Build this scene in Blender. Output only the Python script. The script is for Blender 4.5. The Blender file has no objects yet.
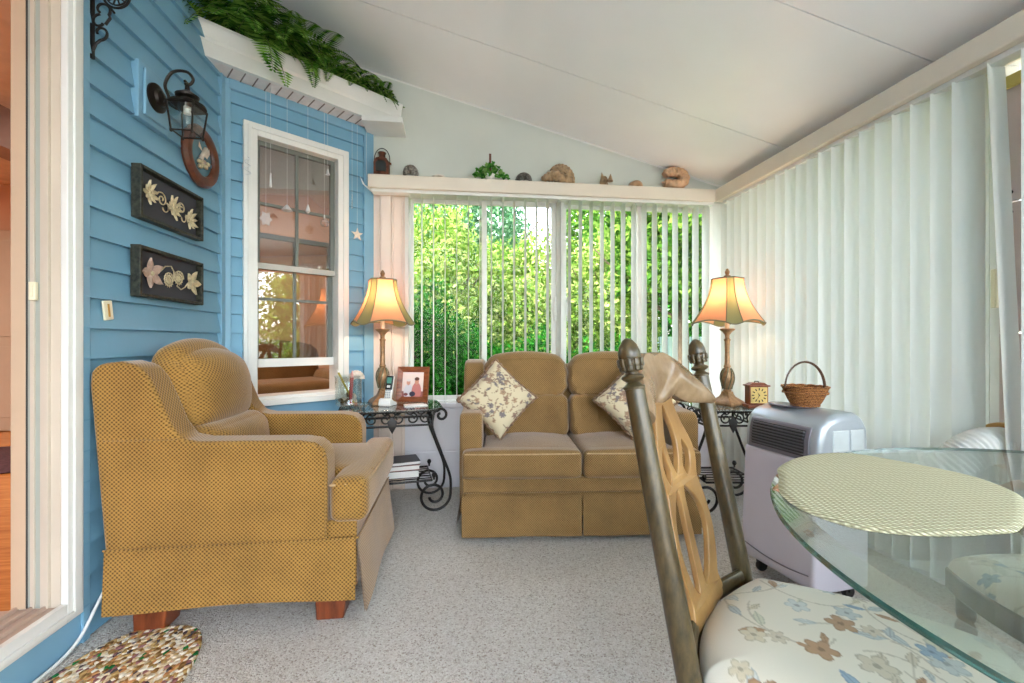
import bpy, math, random
import numpy as np
from mathutils import Matrix, Vector
from math import sin, cos, pi, radians, sqrt, atan2, exp

S = bpy.context.scene
COL = S.collection
# ------------------------------------------------------------------ camera
FPX = 440.0                       # focal length in pixels of a 1024 px wide frame
YAW = math.atan(55.0 / FPX)       # the camera is turned a little right of the room's long axis
CAM_H = 1.05
cd = bpy.data.cameras.new('camera'); cam = bpy.data.objects.new('camera', cd); COL.objects.link(cam)
cd.sensor_width = 36.0; cd.lens = 36.0 * FPX / 1024.0; cd.clip_start = 0.02; cd.clip_end = 200
cam.location = (0, 0, CAM_H); cam.rotation_euler = (radians(90), 0, -YAW)
S.camera = cam
# ------------------------------------------------------------------ world, sun, exposure
w = bpy.data.worlds.new('sky'); S.world = w; w.use_nodes = True
nt = w.node_tree; nt.nodes.clear()
sky = nt.nodes.new('ShaderNodeTexSky'); sky.sky_type = 'NISHITA'; sky.sun_disc = False
sky.sun_elevation = radians(48); sky.sun_rotation = radians(235); sky.air_density = 1.0; sky.dust_density = 2.0; sky.ozone_density = 1.0
hsv = nt.nodes.new('ShaderNodeHueSaturation'); hsv.inputs['Saturation'].default_value = 0.45
bgn = nt.nodes.new('ShaderNodeBackground'); bgn.inputs['Strength'].default_value = 0.75
wo = nt.nodes.new('ShaderNodeOutputWorld')
nt.links.new(sky.outputs[0], hsv.inputs['Color']); nt.links.new(hsv.outputs[0], bgn.inputs[0]); nt.links.new(bgn.outputs[0], wo.inputs[0])
sl = bpy.data.lights.new('sun', 'SUN'); sl.energy = 2.3; sl.angle = radians(1.0); sl.color = (1.0, 0.95, 0.85)
sun = bpy.data.objects.new('sun', sl); COL.objects.link(sun)
sun.rotation_euler = Vector((0.75, 0.33, -0.78)).to_track_quat('-Z', 'Y').to_euler()
S.view_settings.view_transform = 'Standard'; S.view_settings.look = 'None'
S.view_settings.gamma = 1.0; S.view_settings.use_curve_mapping = False
S.view_settings.exposure = 1.85
S.cycles.use_denoising = True
S.cycles.max_bounces = 12; S.cycles.diffuse_bounces = 6; S.cycles.transparent_max_bounces = 24
S.cycles.transmission_bounces = 8; S.cycles.glossy_bounces = 4
S.cycles.sample_clamp_indirect = 6.0
S.cycles.caustics_reflective = False; S.cycles.caustics_refractive = False
random.seed(7); NR = np.random.RandomState(11)

# ------------------------------------------------------------------ measuring helpers
SA, CA = sin(YAW), cos(YAW)
def W(lat, d, z=0.0):
    """room point that lies lat metres right of and d metres ahead of the tripod"""
    return Vector((d * SA + lat * CA, d * CA - lat * SA, z))

# ------------------------------------------------------------------ materials
def srgb(r, g, b):
    f = lambda c: (c / 12.92 if c <= 0.04045 else ((c + 0.055) / 1.055) ** 2.4)
    return (f(r / 255.0), f(g / 255.0), f(b / 255.0), 1.0)

class NT:
    def __init__(self, name):
        self.m = bpy.data.materials.new(name); self.m.use_nodes = True
        self.t = self.m.node_tree; self.t.nodes.clear()
        self.out = self.t.nodes.new('ShaderNodeOutputMaterial')
    def n(self, typ, **kw):
        nd = self.t.nodes.new(typ)
        for k, v in kw.items(): setattr(nd, k, v)
        return nd
    def l(self, a, b): self.t.links.new(a, b)
    def val(self, node, **kw):
        for k, v in kw.items(): node.inputs[k.replace('_', ' ')].default_value = v
    def math(self, op, a, b=None):
        nd = self.n('ShaderNodeMath', operation=op)
        for i, x in enumerate((a, b)):
            if x is None: continue
            if isinstance(x, (int, float)): nd.inputs[i].default_value = x
            else: self.l(x, nd.inputs[i])
        return nd.outputs[0]
    def ramp(self, fac, stops, interp='LINEAR'):
        r = self.n('ShaderNodeValToRGB'); cr = r.color_ramp; cr.interpolation = interp
        while len(cr.elements) < len(stops): cr.elements.new(0.5)
        for e, (p, c) in zip(cr.elements, stops): e.position = p; e.color = c
        self.l(fac, r.inputs[0]); return r.outputs[0]
    def mix(self, fac, a, b):
        m = self.n('ShaderNodeMix', data_type='RGBA')
        for sock, x in ((m.inputs[0], fac), (m.inputs[6], a), (m.inputs[7], b)):
            if isinstance(x, (int, float, tuple)): sock.default_value = x
            else: self.l(x, sock)
        return m.outputs[2]
    def coord(self, which='Object'): return self.n('ShaderNodeTexCoord').outputs[which]
    def noise(self, scale, detail=3.0, vec=None, rough=0.55):
        nd = self.n('ShaderNodeTexNoise'); nd.inputs['Scale'].default_value = scale
        nd.inputs['Detail'].default_value = detail; nd.inputs['Roughness'].default_value = rough
        self.l(vec if vec is not None else self.coord(), nd.inputs['Vector']); return nd.outputs['Fac']
    def bsdf(self, rough=0.5, metal=0.0, spec=0.5):
        b = self.n('ShaderNodeBsdfPrincipled'); b.inputs['Roughness'].default_value = rough
        b.inputs['Metallic'].default_value = metal; b.inputs['Specular IOR Level'].default_value = spec
        self.l(b.outputs[0], self.out.inputs[0]); return b
    def bump(self, b, h, strength=0.3, dist=0.002):
        bp = self.n('ShaderNodeBump'); bp.inputs['Strength'].default_value = strength
        bp.inputs['Distance'].default_value = dist; self.l(h, bp.inputs['Height']); self.l(bp.outputs[0], b.inputs['Normal'])

MATS = {}
def plain(name, col, rough=0.5, metal=0.0, var=0.08, nscale=8.0, bump=0.0, bscale=60.0, spec=0.5, coat=0.0):
    if name in MATS: return MATS[name]
    q = NT(name); b = q.bsdf(rough, metal, spec)
    c = srgb(*col); d = tuple(max(0, x * (1 - var * 2.2)) for x in c[:3]) + (1,)
    f = q.noise(nscale, 4.0)
    q.l(q.ramp(f, [(0.3, d), (0.7, c)]), b.inputs['Base Color'])
    if coat: b.inputs['Coat Weight'].default_value = coat
    if bump: q.bump(b, q.noise(bscale, 3.0), bump, 0.003)
    MATS[name] = q.m; return q.m

def wood(name, dark, light, scale=14.0, axis=(1, 12, 12), rough=0.35):
    q = NT(name); b = q.bsdf(rough, 0, 0.5)
    mp = q.n('ShaderNodeMapping'); q.l(q.coord(), mp.inputs[0]); mp.inputs['Scale'].default_value = axis
    f = q.noise(scale, 6.0, mp.outputs[0], 0.65)
    q.l(q.ramp(f, [(0.32, srgb(*dark)), (0.68, srgb(*light))]), b.inputs['Base Color'])
    q.bump(b, f, 0.15, 0.001); return q.m

def weave(name, light, dark, period=0.0135, top=None, rough=0.9):
    """nubbly basket-weave upholstery"""
    q = NT(name); b = q.bsdf(rough, 0, 0.15)
    sp = q.n('ShaderNodeSeparateXYZ'); q.l(q.coord(), sp.inputs[0]); sn = q.n('ShaderNodeSeparateXYZ'); q.l(q.coord('Normal'), sn.inputs[0])
    k = 2 * pi / period; x, y, z = sp.outputs
    def diag(a, b2): return q.math('MULTIPLY', q.math('SINE', q.math('MULTIPLY', a, k)), q.math('SINE', q.math('MULTIPLY', b2, k)))
    ws = [q.math('POWER', q.math('ABSOLUTE', o), 6.0) for o in sn.outputs]
    tot = q.math('ADD', q.math('ADD', ws[0], ws[1]), q.math('ADD', ws[2], .001))
    f = q.math('ADD', q.math('ADD', q.math('MULTIPLY', ws[0], diag(y, z)), q.math('MULTIPLY', ws[1], diag(x, z))), q.math('MULTIPLY', ws[2], diag(x, y)))
    f = q.math('DIVIDE', f, tot)
    n = q.math('ADD', q.math('MULTIPLY', f, .42), q.math('ADD', .30, q.math('MULTIPLY', q.noise(170, 2), .42)))
    big = q.noise(5.0, 3.0)
    c1 = q.ramp(n, [(0.18, srgb(*dark)), (0.52, srgb(*light)), (0.8, srgb(*[min(255, v * 1.10) for v in light]))])
    c2 = q.ramp(n, [(0.18, srgb(*[v * .86 for v in dark])), (0.52, srgb(*[v * .9 for v in light])), (0.8, srgb(*light))])
    q.l(q.mix(q.ramp(big, [(0.35, (0, 0, 0, 1)), (0.65, (1, 1, 1, 1))]), c2, c1), b.inputs['Base Color'])
    b.inputs['Sheen Weight'].default_value = 0.45; b.inputs['Sheen Roughness'].default_value = 0.4
    b.inputs['Sheen Tint'].default_value = (1.0, 0.88, 0.80, 1)
    q.bump(b, n, 0.5, 0.003); return q.m

def painted(name, rough=0.85, sheen=0.2, weave_bump=True, attr='Col'):
    q = NT(name); b = q.bsdf(rough, 0, 0.2)
    a = q.n('ShaderNodeAttribute'); a.attribute_name = attr
    q.l(a.outputs['Color'], b.inputs['Base Color']); b.inputs['Sheen Weight'].default_value = sheen
    if weave_bump: q.bump(b, q.noise(500, 2), 0.25, 0.0015)
    return q.m

def glassy(name, tint=(1, 1, 1), refl=0.06, rough=0.0, edge=0.5, ior=1.45):
    """thin clear pane: lets light straight through, mirrors more at grazing angles"""
    q = NT(name); tr = q.n('ShaderNodeBsdfTransparent'); tr.inputs[0].default_value = (*tint, 1)
    gl = q.n('ShaderNodeBsdfGlossy'); gl.inputs['Roughness'].default_value = rough
    lw = q.n('ShaderNodeLayerWeight'); lw.inputs[0].default_value = 0.5
    f = q.math('ADD', refl, q.math('MULTIPLY', q.math('POWER', lw.outputs['Facing'], 4.5), 0.85))
    mx = q.n('ShaderNodeMixShader'); q.l(f, mx.inputs[0]); q.l(tr.outputs[0], mx.inputs[1]); q.l(gl.outputs[0], mx.inputs[2])
    q.l(mx.outputs[0], q.out.inputs[0]); return q.m

def translucent(name, col, tcol, fac=0.4, rough=0.6):
    q = NT(name); d = q.n('ShaderNodeBsdfDiffuse'); t = q.n('ShaderNodeBsdfTranslucent')
    d.inputs[0].default_value = srgb(*col); t.inputs[0].default_value = srgb(*tcol)
    mx = q.n('ShaderNodeMixShader'); mx.inputs[0].default_value = fac
    q.l(d.outputs[0], mx.inputs[1]); q.l(t.outputs[0], mx.inputs[2]); q.l(mx.outputs[0], q.out.inputs[0]); return q.m

def leafmat(name, cols, fac=0.45):
    q = NT(name); d = q.n('ShaderNodeBsdfDiffuse'); t = q.n('ShaderNodeBsdfTranslucent')
    g = q.n('ShaderNodeNewGeometry'); st = [(i / max(1, len(cols) - 1), srgb(*c)) for i, c in enumerate(cols)]
    c = q.ramp(g.outputs['Random Per Island'], st)
    q.l(c, d.inputs[0]); q.l(c, t.inputs[0])
    mx = q.n('ShaderNodeMixShader'); mx.inputs[0].default_value = fac
    q.l(d.outputs[0], mx.inputs[1]); q.l(t.outputs[0], mx.inputs[2]); q.l(mx.outputs[0], q.out.inputs[0]); return q.m

M_blue = plain('blue_siding_paint', (118, 165, 190), 0.45, var=0.05, nscale=3.0, bump=0.08, bscale=90)
M_bluetrim = plain('blue_trim_paint', (124, 168, 192), 0.4, var=0.04, nscale=4.0)
M_white = plain('white_vinyl', (226, 224, 218), 0.35, var=0.03, nscale=5.0)
M_ivory = plain('ivory_valance', (226, 214, 196), 0.35, var=0.03, nscale=5.0)
M_bone = plain('bone_wall', (204, 207, 197), 0.6, var=0.03, nscale=3.0)
M_pinkpan = plain('beige_panel', (226, 208, 194), 0.4, var=0.04, nscale=4.0)
M_knee = plain('pale_knee_wall', (226, 222, 226), 0.22, var=0.03, nscale=4.0)
M_ceil = plain('ceiling_panel', (249, 248, 247), 0.32, var=0.03, nscale=1.3, bump=0.02, bscale=40)
M_dark = plain('dark_gap', (60, 58, 55), 0.8)
M_soffit = plain('vented_soffit', (232, 222, 218), 0.5, var=0.05, nscale=30.0)
M_greytrim = plain('grey_sash', (112, 116, 108), 0.45, var=0.06)
M_almond = plain('almond_jamb', (206, 192, 174), 0.4, var=0.04, nscale=4.0)
M_sage = plain('pale_grey_jamb', (168, 172, 162), 0.4, var=0.04)
M_iron = plain('wrought_iron', (46, 42, 40), 0.45, 0.6, var=0.2, nscale=30, bump=0.3, bscale=90)
M_bronze = plain('dark_bronze', (44, 36, 30), 0.4, 0.5, var=0.15, nscale=20)
M_glass = glassy("window_glass", (0.98, 0.99, 0.98), 0.004)
M_baypane = glassy('bay_window_glass', (0.80, 0.80, 0.78), 0.16, ior=1.6)
M_clear = glassy('clear_glass', (0.93, 0.96, 0.95), 0.10)
M_tableglass = glassy('table_glass', (0.90, 0.96, 0.94), 0.17, ior=1.5)
M_sofa = weave('gold_basketweave', (156, 117, 60), (94, 64, 26), .0145)
M_sofa2 = weave('brown_basketweave', (144, 112, 70), (98, 72, 40), 0.0125)
M_pipe = plain('highlit_piping', (190, 156, 114), .8, var=.15, nscale=60)  # highlights along the piping are put into this lighter colour
M_cherry = wood('red_brown_wood', (84, 34, 16), (138, 70, 36), 6.0, (6, 1, 1))
M_walnut = wood('walnut_frame_wood', (96, 46, 22), (158, 90, 50), 10.0, (1, 6, 6))
M_post = wood('olive_bronze_wood', (50, 41, 24), (88, 72, 44), 30.0, (3, 3, 1), 0.28)
M_crest = wood('burnished_gold_wood', (104, 80, 54), (146, 120, 92), 6.0, (2, 2, 2), 0.25)
M_splat = wood('honey_gold_wood', (124, 88, 46), (160, 122, 72), 5.0, (2, 2, 1), 0.3)
M_floorwood = wood('oak_floor', (176, 106, 50), (222, 150, 82), 5.0, (1, 9, 1), 0.25)
M_pinkwall = plain('salmon_house_wall', (222, 180, 150), 0.6, var=0.03, nscale=2)
M_lamp = plain('antique_brass_stem', (176, 134, 92), 0.4, 0.35, var=0.22, nscale=40, bump=0.3, bscale=120)
M_shade = translucent('lamp_shade_silk', (206, 164, 128), (222, 148, 104), 0.42)
M_shadeband = translucent('lamp_shade_brocade', (128, 128, 92), (150, 140, 90), 0.25)
M_trimband = plain('lamp_shade_trim', (120, 112, 84), 0.6)
M_cream = plain('cream_plastic', (236, 226, 196), 0.4, var=0.04)
M_leafdark = leafmat('fern_leaf', [(30, 66, 20), (78, 126, 44), (146, 184, 86)], 0.35)
M_paper = plain('white_paper', (235, 232, 226), 0.7, var=0.03)
M_black = plain('black_plastic', (26, 26, 28), 0.35, var=0.1)

# carpet
q = NT('berber_carpet'); b = q.bsdf(0.95, 0, 0.1)
f = q.n('ShaderNodeTexVoronoi'); f.inputs['Scale'].default_value = 190; q.l(q.coord(), f.inputs['Vector'])
sep = q.n('ShaderNodeSeparateColor'); q.l(f.outputs['Color'], sep.inputs[0])
cc = q.ramp(sep.outputs[0], [(0.0, srgb(164, 152, 140)), (0.15, srgb(202, 193, 181)), (0.6, srgb(220, 213, 204)), (1.0, srgb(230, 225, 217))])
q.l(q.mix(q.math('MULTIPLY', q.noise(2.0, 3), 0.25), cc, srgb(170, 160, 150)), b.inputs['Base Color'])
hh = q.math('SUBTRACT', 1.0, q.math('MULTIPLY', f.outputs['Distance'], 1.4))
q.bump(b, hh, 0.9, 0.006); M_carpet = q.m
# braided rag rug
q = NT('rag_rug'); b = q.bsdf(0.9, 0, 0.1)
f = q.n('ShaderNodeTexVoronoi'); f.inputs['Scale'].default_value = 85
mp = q.n('ShaderNodeMapping'); q.l(q.coord(), mp.inputs[0]); mp.inputs['Scale'].default_value = (1, 0.7, 1); q.l(mp.outputs[0], f.inputs['Vector'])
sep = q.n('ShaderNodeSeparateColor'); q.l(f.outputs['Color'], sep.inputs[0])
cc = q.ramp(sep.outputs[1], [(0.0, srgb(90, 80, 80)), (0.05, srgb(40, 120, 60)), (0.09, srgb(150, 112, 66)), (0.24, srgb(190, 156, 100)), (0.42, srgb(222, 198, 160)), (0.6, srgb(234, 222, 200)), (0.84, srgb(196, 140, 90)), (0.93, srgb(150, 104, 100))], 'CONSTANT')
q.l(cc, b.inputs['Base Color']); q.bump(b, q.math('SUBTRACT', 1.0, q.math('MULTIPLY', f.outputs['Distance'], 1.2)), 1.0, 0.008); M_rug = q.m

# ------------------------------------------------------------------ mesh builder
class MB:
    def __init__(self): self.v = []; self.f = []
    def add(self, vs, fs, M=None):
        o = len(self.v)
        self.v += [tuple(M @ Vector(p)) for p in vs] if M is not None else [tuple(p) for p in vs]
        self.f += [tuple(i + o for i in f) for f in fs]; return self
    def box(self, a, b_, M=None):
        x0, y0, z0 = a; x1, y1, z1 = b_
        vs = [(x0, y0, z0), (x1, y0, z0), (x1, y1, z0), (x0, y1, z0), (x0, y0, z1), (x1, y0, z1), (x1, y1, z1), (x0, y1, z1)]
        return self.add(vs, [(0, 3, 2, 1), (4, 5, 6, 7), (0, 1, 5, 4), (1, 2, 6, 5), (2, 3, 7, 6), (3, 0, 4, 7)], M)
    def cbox(self, c, h, M=None):
        return self.box([c[i] - h[i] for i in range(3)], [c[i] + h[i] for i in range(3)], M)
    def prism(self, poly, y0, y1, axis='y', M=None):
        """poly: 2-D outline, extruded along axis between y0 and y1"""
        def p(a, b_, t):
            return {'y': (a, t, b_), 'x': (t, a, b_), 'z': (a, b_, t)}[axis]
        n = len(poly); vs = [p(a, b_, y0) for a, b_ in poly] + [p(a, b_, y1) for a, b_ in poly]
        fs = [tuple(range(n)), tuple(range(2 * n - 1, n - 1, -1))] + [(i, i + n, (i + 1) % n + n, (i + 1) % n) for i in range(n)]
        return self.add(vs, fs, M)
    def lathe(self, prof, n=24, c=(0, 0, 0), M=None, cap=True):
        vs = []; fs = []
        for r, z in prof:
            for k in range(n):
                a = 2 * pi * k / n; vs.append((c[0] + r * cos(a), c[1] + r * sin(a), c[2] + z))
        for i in range(len(prof) - 1):
            for k in range(n):
                k2 = (k + 1) % n; fs.append((i * n + k, i * n + k2, (i + 1) * n + k2, (i + 1) * n + k))
        if cap:
            fs.append(tuple(range(n - 1, -1, -1))); fs.append(tuple((len(prof) - 1) * n + k for k in range(n)))
        return self.add(vs, fs, M)
    def tube(self, pts, r, n=8, closed=False, M=None, flat=1.0):
        pts = [Vector(p) for p in pts]; m = len(pts); rr = r if isinstance(r, (list, tuple)) else [r] * m
        vs = []; fs = []; prev = None
        for i in range(m):
            if closed: t = pts[(i + 1) % m] - pts[i - 1]
            else: t = pts[min(i + 1, m - 1)] - pts[max(i - 1, 0)]
            t.normalize()
            if prev is None:
                u = t.orthogonal().normalized()
            else:
                u = prev - t * prev.dot(t)
                u = u.normalized() if u.length > 1e-6 else t.orthogonal().normalized()
            prev = u; w_ = t.cross(u)
            for k in range(n):
                a = 2 * pi * k / n; vs.append(pts[i] + (u * cos(a) + w_ * sin(a) * flat) * rr[i])
        for i in range(m if closed else m - 1):
            j = (i + 1) % m
            for k in range(n):
                k2 = (k + 1) % n; fs.append((i * n + k, i * n + k2, j * n + k2, j * n + k))
        if not closed:
            fs.append(tuple(range(n - 1, -1, -1))); fs.append(tuple((m - 1) * n + k for k in range(n)))
        return self.add(vs, fs, M)
    def grid(self, fn, nu, nv, closed_u=False, M=None):
        vs = [fn(i / nu if closed_u else i / (nu - 1), j / (nv - 1)) for j in range(nv) for i in range(nu)]
        fs = []
        for j in range(nv - 1):
            for i in range(nu if closed_u else nu - 1):
                i2 = (i + 1) % nu; fs.append((j * nu + i, j * nu + i2, (j + 1) * nu + i2, (j + 1) * nu + i))
        return self.add(vs, fs, M)
    def rbox(self, c, h, r, n=10, bulge=(0, 0, 0), fn=None, M=None):
        """soft cushion: rounded box whose faces bulge"""
        idx = {}; vs = []; fs = []
        def vert(i, j, k):
            key = (i, j, k)
            if key in idx: return idx[key]
            p = [2 * i / n - 1, 2 * j / n - 1, 2 * k / n - 1]
            # ease points toward the rim so the rounding is sampled
            p = [math.copysign(1 - (1 - abs(t)) ** 1.35, t) for t in p]
            q_ = [p[a] * h[a] for a in range(3)]
            inn = [max(-h[a] + r, min(h[a] - r, q_[a])) for a in range(3)]
            d = Vector([q_[a] - inn[a] for a in range(3)])
            if d.length > 1e-9: d = d.normalized() * r
            o = [inn[a] + d[a] for a in range(3)]
            for a in range(3):
                b1, b2 = (a + 1) % 3, (a + 2) % 3
                o[a] += bulge[a] * p[a] * max(0, 1 - (p[b1]) ** 2) * max(0, 1 - (p[b2]) ** 2)
            v = Vector(o)
            if fn: v = Vector(fn(v, p))
            idx[key] = len(vs); vs.append((v.x + c[0], v.y + c[1], v.z + c[2])); return idx[key]
        for a in range(n):
            for b_ in range(n):
                for s in (0, n):
                    q4 = [(a, b_), (a + 1, b_), (a + 1, b_ + 1), (a, b_ + 1)]
                    if s == 0: q4 = q4[::-1]
                    fs.append(tuple(vert(s, y, z) for y, z in q4))
                    fs.append(tuple(vert(z, s, y) for y, z in q4))
                    fs.append(tuple(vert(x, y, s) for x, y in q4))
        return self.add(vs, fs, M)
    def build(self, name, m, parent=None, smooth=True, bevel=0.0, seg=3, sub=0, angle=35):
        me = bpy.data.meshes.new(name); me.from_pydata(self.v, [], self.f); me.update(); me.validate()
        o = bpy.data.objects.new(name, me); COL.objects.link(o)
        if m is not None: me.materials.append(m)
        if smooth:
            me.polygons.foreach_set('use_smooth', [True] * len(me.polygons))
            try: me.set_sharp_from_angle(angle=radians(angle))
            except Exception: pass
        if parent is not None: o.parent = parent
        if bevel:
            md = o.modifiers.new('bevel', 'BEVEL'); md.width = bevel; md.segments = seg; md.limit_method = 'ANGLE'; md.angle_limit = radians(30)
            md.harden_normals = False
        if sub:
            md = o.modifiers.new('sub', 'SUBSURF'); md.levels = sub; md.render_levels = sub
        return o

def thing(name, label, cat, loc=(0, 0, 0), rz=0.0, group=None, rot=None):
    o = bpy.data.objects.new(name, None); COL.objects.link(o); o.empty_display_size = 0.05
    o.location = loc; o.rotation_euler = rot if rot else (0, 0, rz)
    o['label'] = label; o['category'] = cat
    if group: o['group'] = group
    return o
def tag(o, label, cat, group=None, kind=None):
    o['label'] = label; o['category'] = cat
    if group: o['group'] = group
    if kind: o['kind'] = kind
    return o
def struct(o):
    o['kind'] = 'structure'; return o
def plabel(o, s): o['label'] = s; return o
def paint(o, fn, name='Col'):
    me = o.data; ca = me.color_attributes.new(name=name, type='FLOAT_COLOR', domain='POINT')
    buf = []
    for v in me.vertices: buf += list(fn(v.co))
    ca.data.foreach_set('color', buf); return o
def spiral(c, r0, r1, a0, a1, n=26, plane='xz', y=0.0):
    out = []
    for i in range(n):
        t = i / (n - 1); a = a0 + (a1 - a0) * t; r = r0 + (r1 - r0) * t
        p = (c[0] + r * cos(a), c[1] + r * sin(a))
        out.append({'xz': (p[0], y, p[1]), 'yz': (y, p[0], p[1]), 'xy': (p[0], p[1], y)}[plane])
    return out
def bez(pts, n=24):
    """smooth Catmull-Rom through pts"""
    P = [Vector(p) for p in pts]; P = [P[0]] + P + [P[-1]]; out = []
    segs = len(P) - 3
    for s in range(segs):
        a, b_, c, d = P[s:s + 4]; m = max(2, n // segs)
        for i in range(m):
            t = i / m
            out.append(0.5 * ((2 * b_) + (c - a) * t + (2 * a - 5 * b_ + 4 * c - d) * t * t + (3 * b_ - a - 3 * c + d) * t ** 3))
    out.append(P[-2]); return out
def rotm(rx=0, ry=0, rz=0, t=(0, 0, 0), s=1.0):
    M = Matrix.Translation(t) @ Matrix.Rotation(rz, 4, 'Z') @ Matrix.Rotation(ry, 4, 'Y') @ Matrix.Rotation(rx, 4, 'X')
    return M @ Matrix.Scale(s, 4)
def leafcloud(blobs, size, seed, shape=0.55):
    """many separate little leaves in lumpy crowns: blobs = (cx,cy,cz, rx,ry,rz, count)"""
    R = np.random.RandomState(seed); V = []; n0 = 0
    for cx, cy, cz, rx, ry, rz, cnt in blobs:
        d = R.normal(size=(cnt, 3)); d /= np.linalg.norm(d, axis=1)[:, None]
        rad = R.uniform(0.25, 1.0, cnt) ** shape
        lump = 1 + 0.18 * np.sin(d[:, 0] * 7 + cx) * np.cos(d[:, 2] * 6 + cz) + 0.12 * np.sin(d[:, 1] * 11 + cy)
        c = d * (rad * lump)[:, None] * np.array([rx, ry, rz]) + np.array([cx, cy, cz])
        a = R.normal(size=(cnt, 3)); a /= np.linalg.norm(a, axis=1)[:, None]
        b2 = np.cross(a, d + 0.6 * R.normal(size=(cnt, 3))); b2 /= (np.linalg.norm(b2, axis=1)[:, None] + 1e-9)
        s = (size * R.uniform(0.6, 1.35, cnt))[:, None]
        V.append(np.stack([c - a * s, c + b2 * s * 0.45, c + a * s, c - b2 * s * 0.45], axis=1).reshape(-1, 3))
    V = np.concatenate(V); n = len(V) // 4
    return V, n
def leafobj(name, blobs, size, seed, m, parent, shape=0.55):
    V, n = leafcloud(blobs, size, seed, shape)
    me = bpy.data.meshes.new(name); me.vertices.add(len(V)); me.vertices.foreach_set('co', V.ravel())
    me.loops.add(n * 4); me.loops.foreach_set('vertex_index', np.arange(n * 4))
    me.polygons.add(n); me.polygons.foreach_set('loop_start', np.arange(n) * 4)
    try: me.polygons.foreach_set('loop_total', np.full(n, 4))
    except Exception: pass
    me.update(calc_edges=True); me.validate(); me.materials.append(m)
    o = bpy.data.objects.new(name, me); COL.objects.link(o); o.parent = parent; return o

# ================================================================== THE SETTING
XL, YB, XR = -1.31, 3.20, 2.08
RY = -1.35
BAY0 = (-1.31, 2.65); BAYD = (0.788, 0.616); BAYN = (0.616, -0.788); BAYL = 0.8915
def bay(s, off, z): return (BAY0[0] + BAYD[0] * s + BAYN[0] * off, BAY0[1] + BAYD[1] * s + BAYN[1] * off, z)
def ceil_z(x): return 2.262 + 0.264 * (2.0 - x)

def siding(mb, P, s0, s1, z0, z1, holes=(), zref=1.0976, e=0.1086, d=0.019):
    k = int(math.floor((z0 - zref) / e)) - 1
    while zref + k * e < z1:
        zb = zref + k * e; zt = zb + e
        cuts = sorted({max(z0, zb), min(z1, zt)} | {c for h in holes for c in (h[2], h[3]) if max(z0, zb) < c < min(z1, zt)})
        for a, b_ in zip(cuts[:-1], cuts[1:]):
            if b_ - a < 1e-5: continue
            zm = (a + b_) / 2; segs = [(s0, s1)]
            for ha, hb, hz0, hz1 in holes:
                if hz0 < zm < hz1:
                    ns = []
                    for p, q_ in segs:
                        if ha > p: ns.append((p, min(q_, ha)))
                        if hb < q_: ns.append((max(p, hb), q_))
                    segs = [t for t in ns if t[1] - t[0] > 1e-5]
            off = lambda z: d * (1 - (z - zb) / e) + 0.002
            for p, q_ in segs:
                mb.add([P(p, off(a), a), P(q_, off(a), a), P(q_, off(b_), b_), P(p, off(b_), b_)], [(0, 1, 2, 3)])
                if abs(a - zb) < 1e-6:
                    mb.add([P(p, 0, a), P(q_, 0, a), P(q_, d + .002, a), P(p, d + .002, a)], [(0, 1, 2, 3)])
        k += 1

# floor
m = MB().box((XL - 0.02, RY - .1, -0.12), (XR + 0.05, YB + 0.05, 0)); struct(m.build('floor', M_carpet))
# left wall of blue lap siding
def PL(s, off, z): return (XL + off, s, z)
m = MB(); siding(m, PL, -3.2, 2.62, 0.0, 3.12, holes=[(-0.45, 1.704, -1, 2.32)])
siding(m, PL, 2.62, 3.0, 2.72, 3.12)
m.box((XL - 0.04, -3.2, 2.32), (XL, 2.65, 3.4)); m.box((XL - 0.04, 1.704, 0), (XL, 2.65, 2.35)); m.box((XL - 0.04, -3.2, 0), (XL, -0.45, 2.35))
m.box((XL - 0.04, 2.65, 2.72), (XL, 3.2, 3.4))
wall_left = struct(m.build('wall_left', M_blue, smooth=False))
# bay wall with the window
HW = (0.1003, 0.7213, 0.677, 2.322)
m = MB(); siding(m, bay, 0.0, BAYL, 0.0, 2.53, holes=[HW])
for (s0, s1, z0, z1) in [(0, HW[0] + .03, 0, 2.70), (HW[1] - .03, BAYL, 0, 2.70), (HW[0], HW[1], 0, HW[2] + .03), (HW[0], HW[1], HW[3] - .03, 2.70)]:
    m.add([bay(s0, -.1, z0), bay(s1, -.1, z0), bay(s1, 0, z0), bay(s0, 0, z0), bay(s0, -.1, z1), bay(s1, -.1, z1), bay(s1, 0, z1), bay(s0, 0, z1)],
          [(0, 3, 2, 1), (4, 5, 6, 7), (0, 1, 5, 4), (1, 2, 6, 5), (2, 3, 7, 6), (3, 0, 4, 7)])
struct(m.build('wall_bay', M_blue, smooth=False))
def baybox(mb, s0, s1, o0, o1, z0, z1):
    mb.add([bay(s0, o1, z0), bay(s1, o1, z0), bay(s1, o0, z0), bay(s0, o0, z0), bay(s0, o1, z1), bay(s1, o1, z1), bay(s1, o0, z1), bay(s0, o0, z1)],
           [(0, 3, 2, 1), (4, 5, 6, 7), (0, 1, 5, 4), (1, 2, 6, 5), (2, 3, 7, 6), (3, 0, 4, 7)])
m = MB(); m.box((XL, 2.60, 0), (XL + .026, 2.655, 2.53)); baybox(m, -0.008, .04, 0, .026, 0, 2.53)
struct(m.build('trim_1', M_bluetrim, bevel=.002))
m = MB(); baybox(m, BAYL - .058, BAYL + .012, -0.02, .03, 0, 2.53); struct(m.build('trim_2', M_bluetrim, bevel=.003))
m = MB(); m.box((XL, -3.2, 0), (XL + .012, 1.72, .112)); m.box((XL, 1.704, 0), (XL + .02, 1.733, 2.36)); struct(m.build('baseboard_left', M_bluetrim, bevel=.002))
m = MB(); baybox(m, .03, BAYL - .05, .0, .03, 2.475, 2.53); struct(m.build('trim_3', M_bluetrim, bevel=.003))

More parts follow.
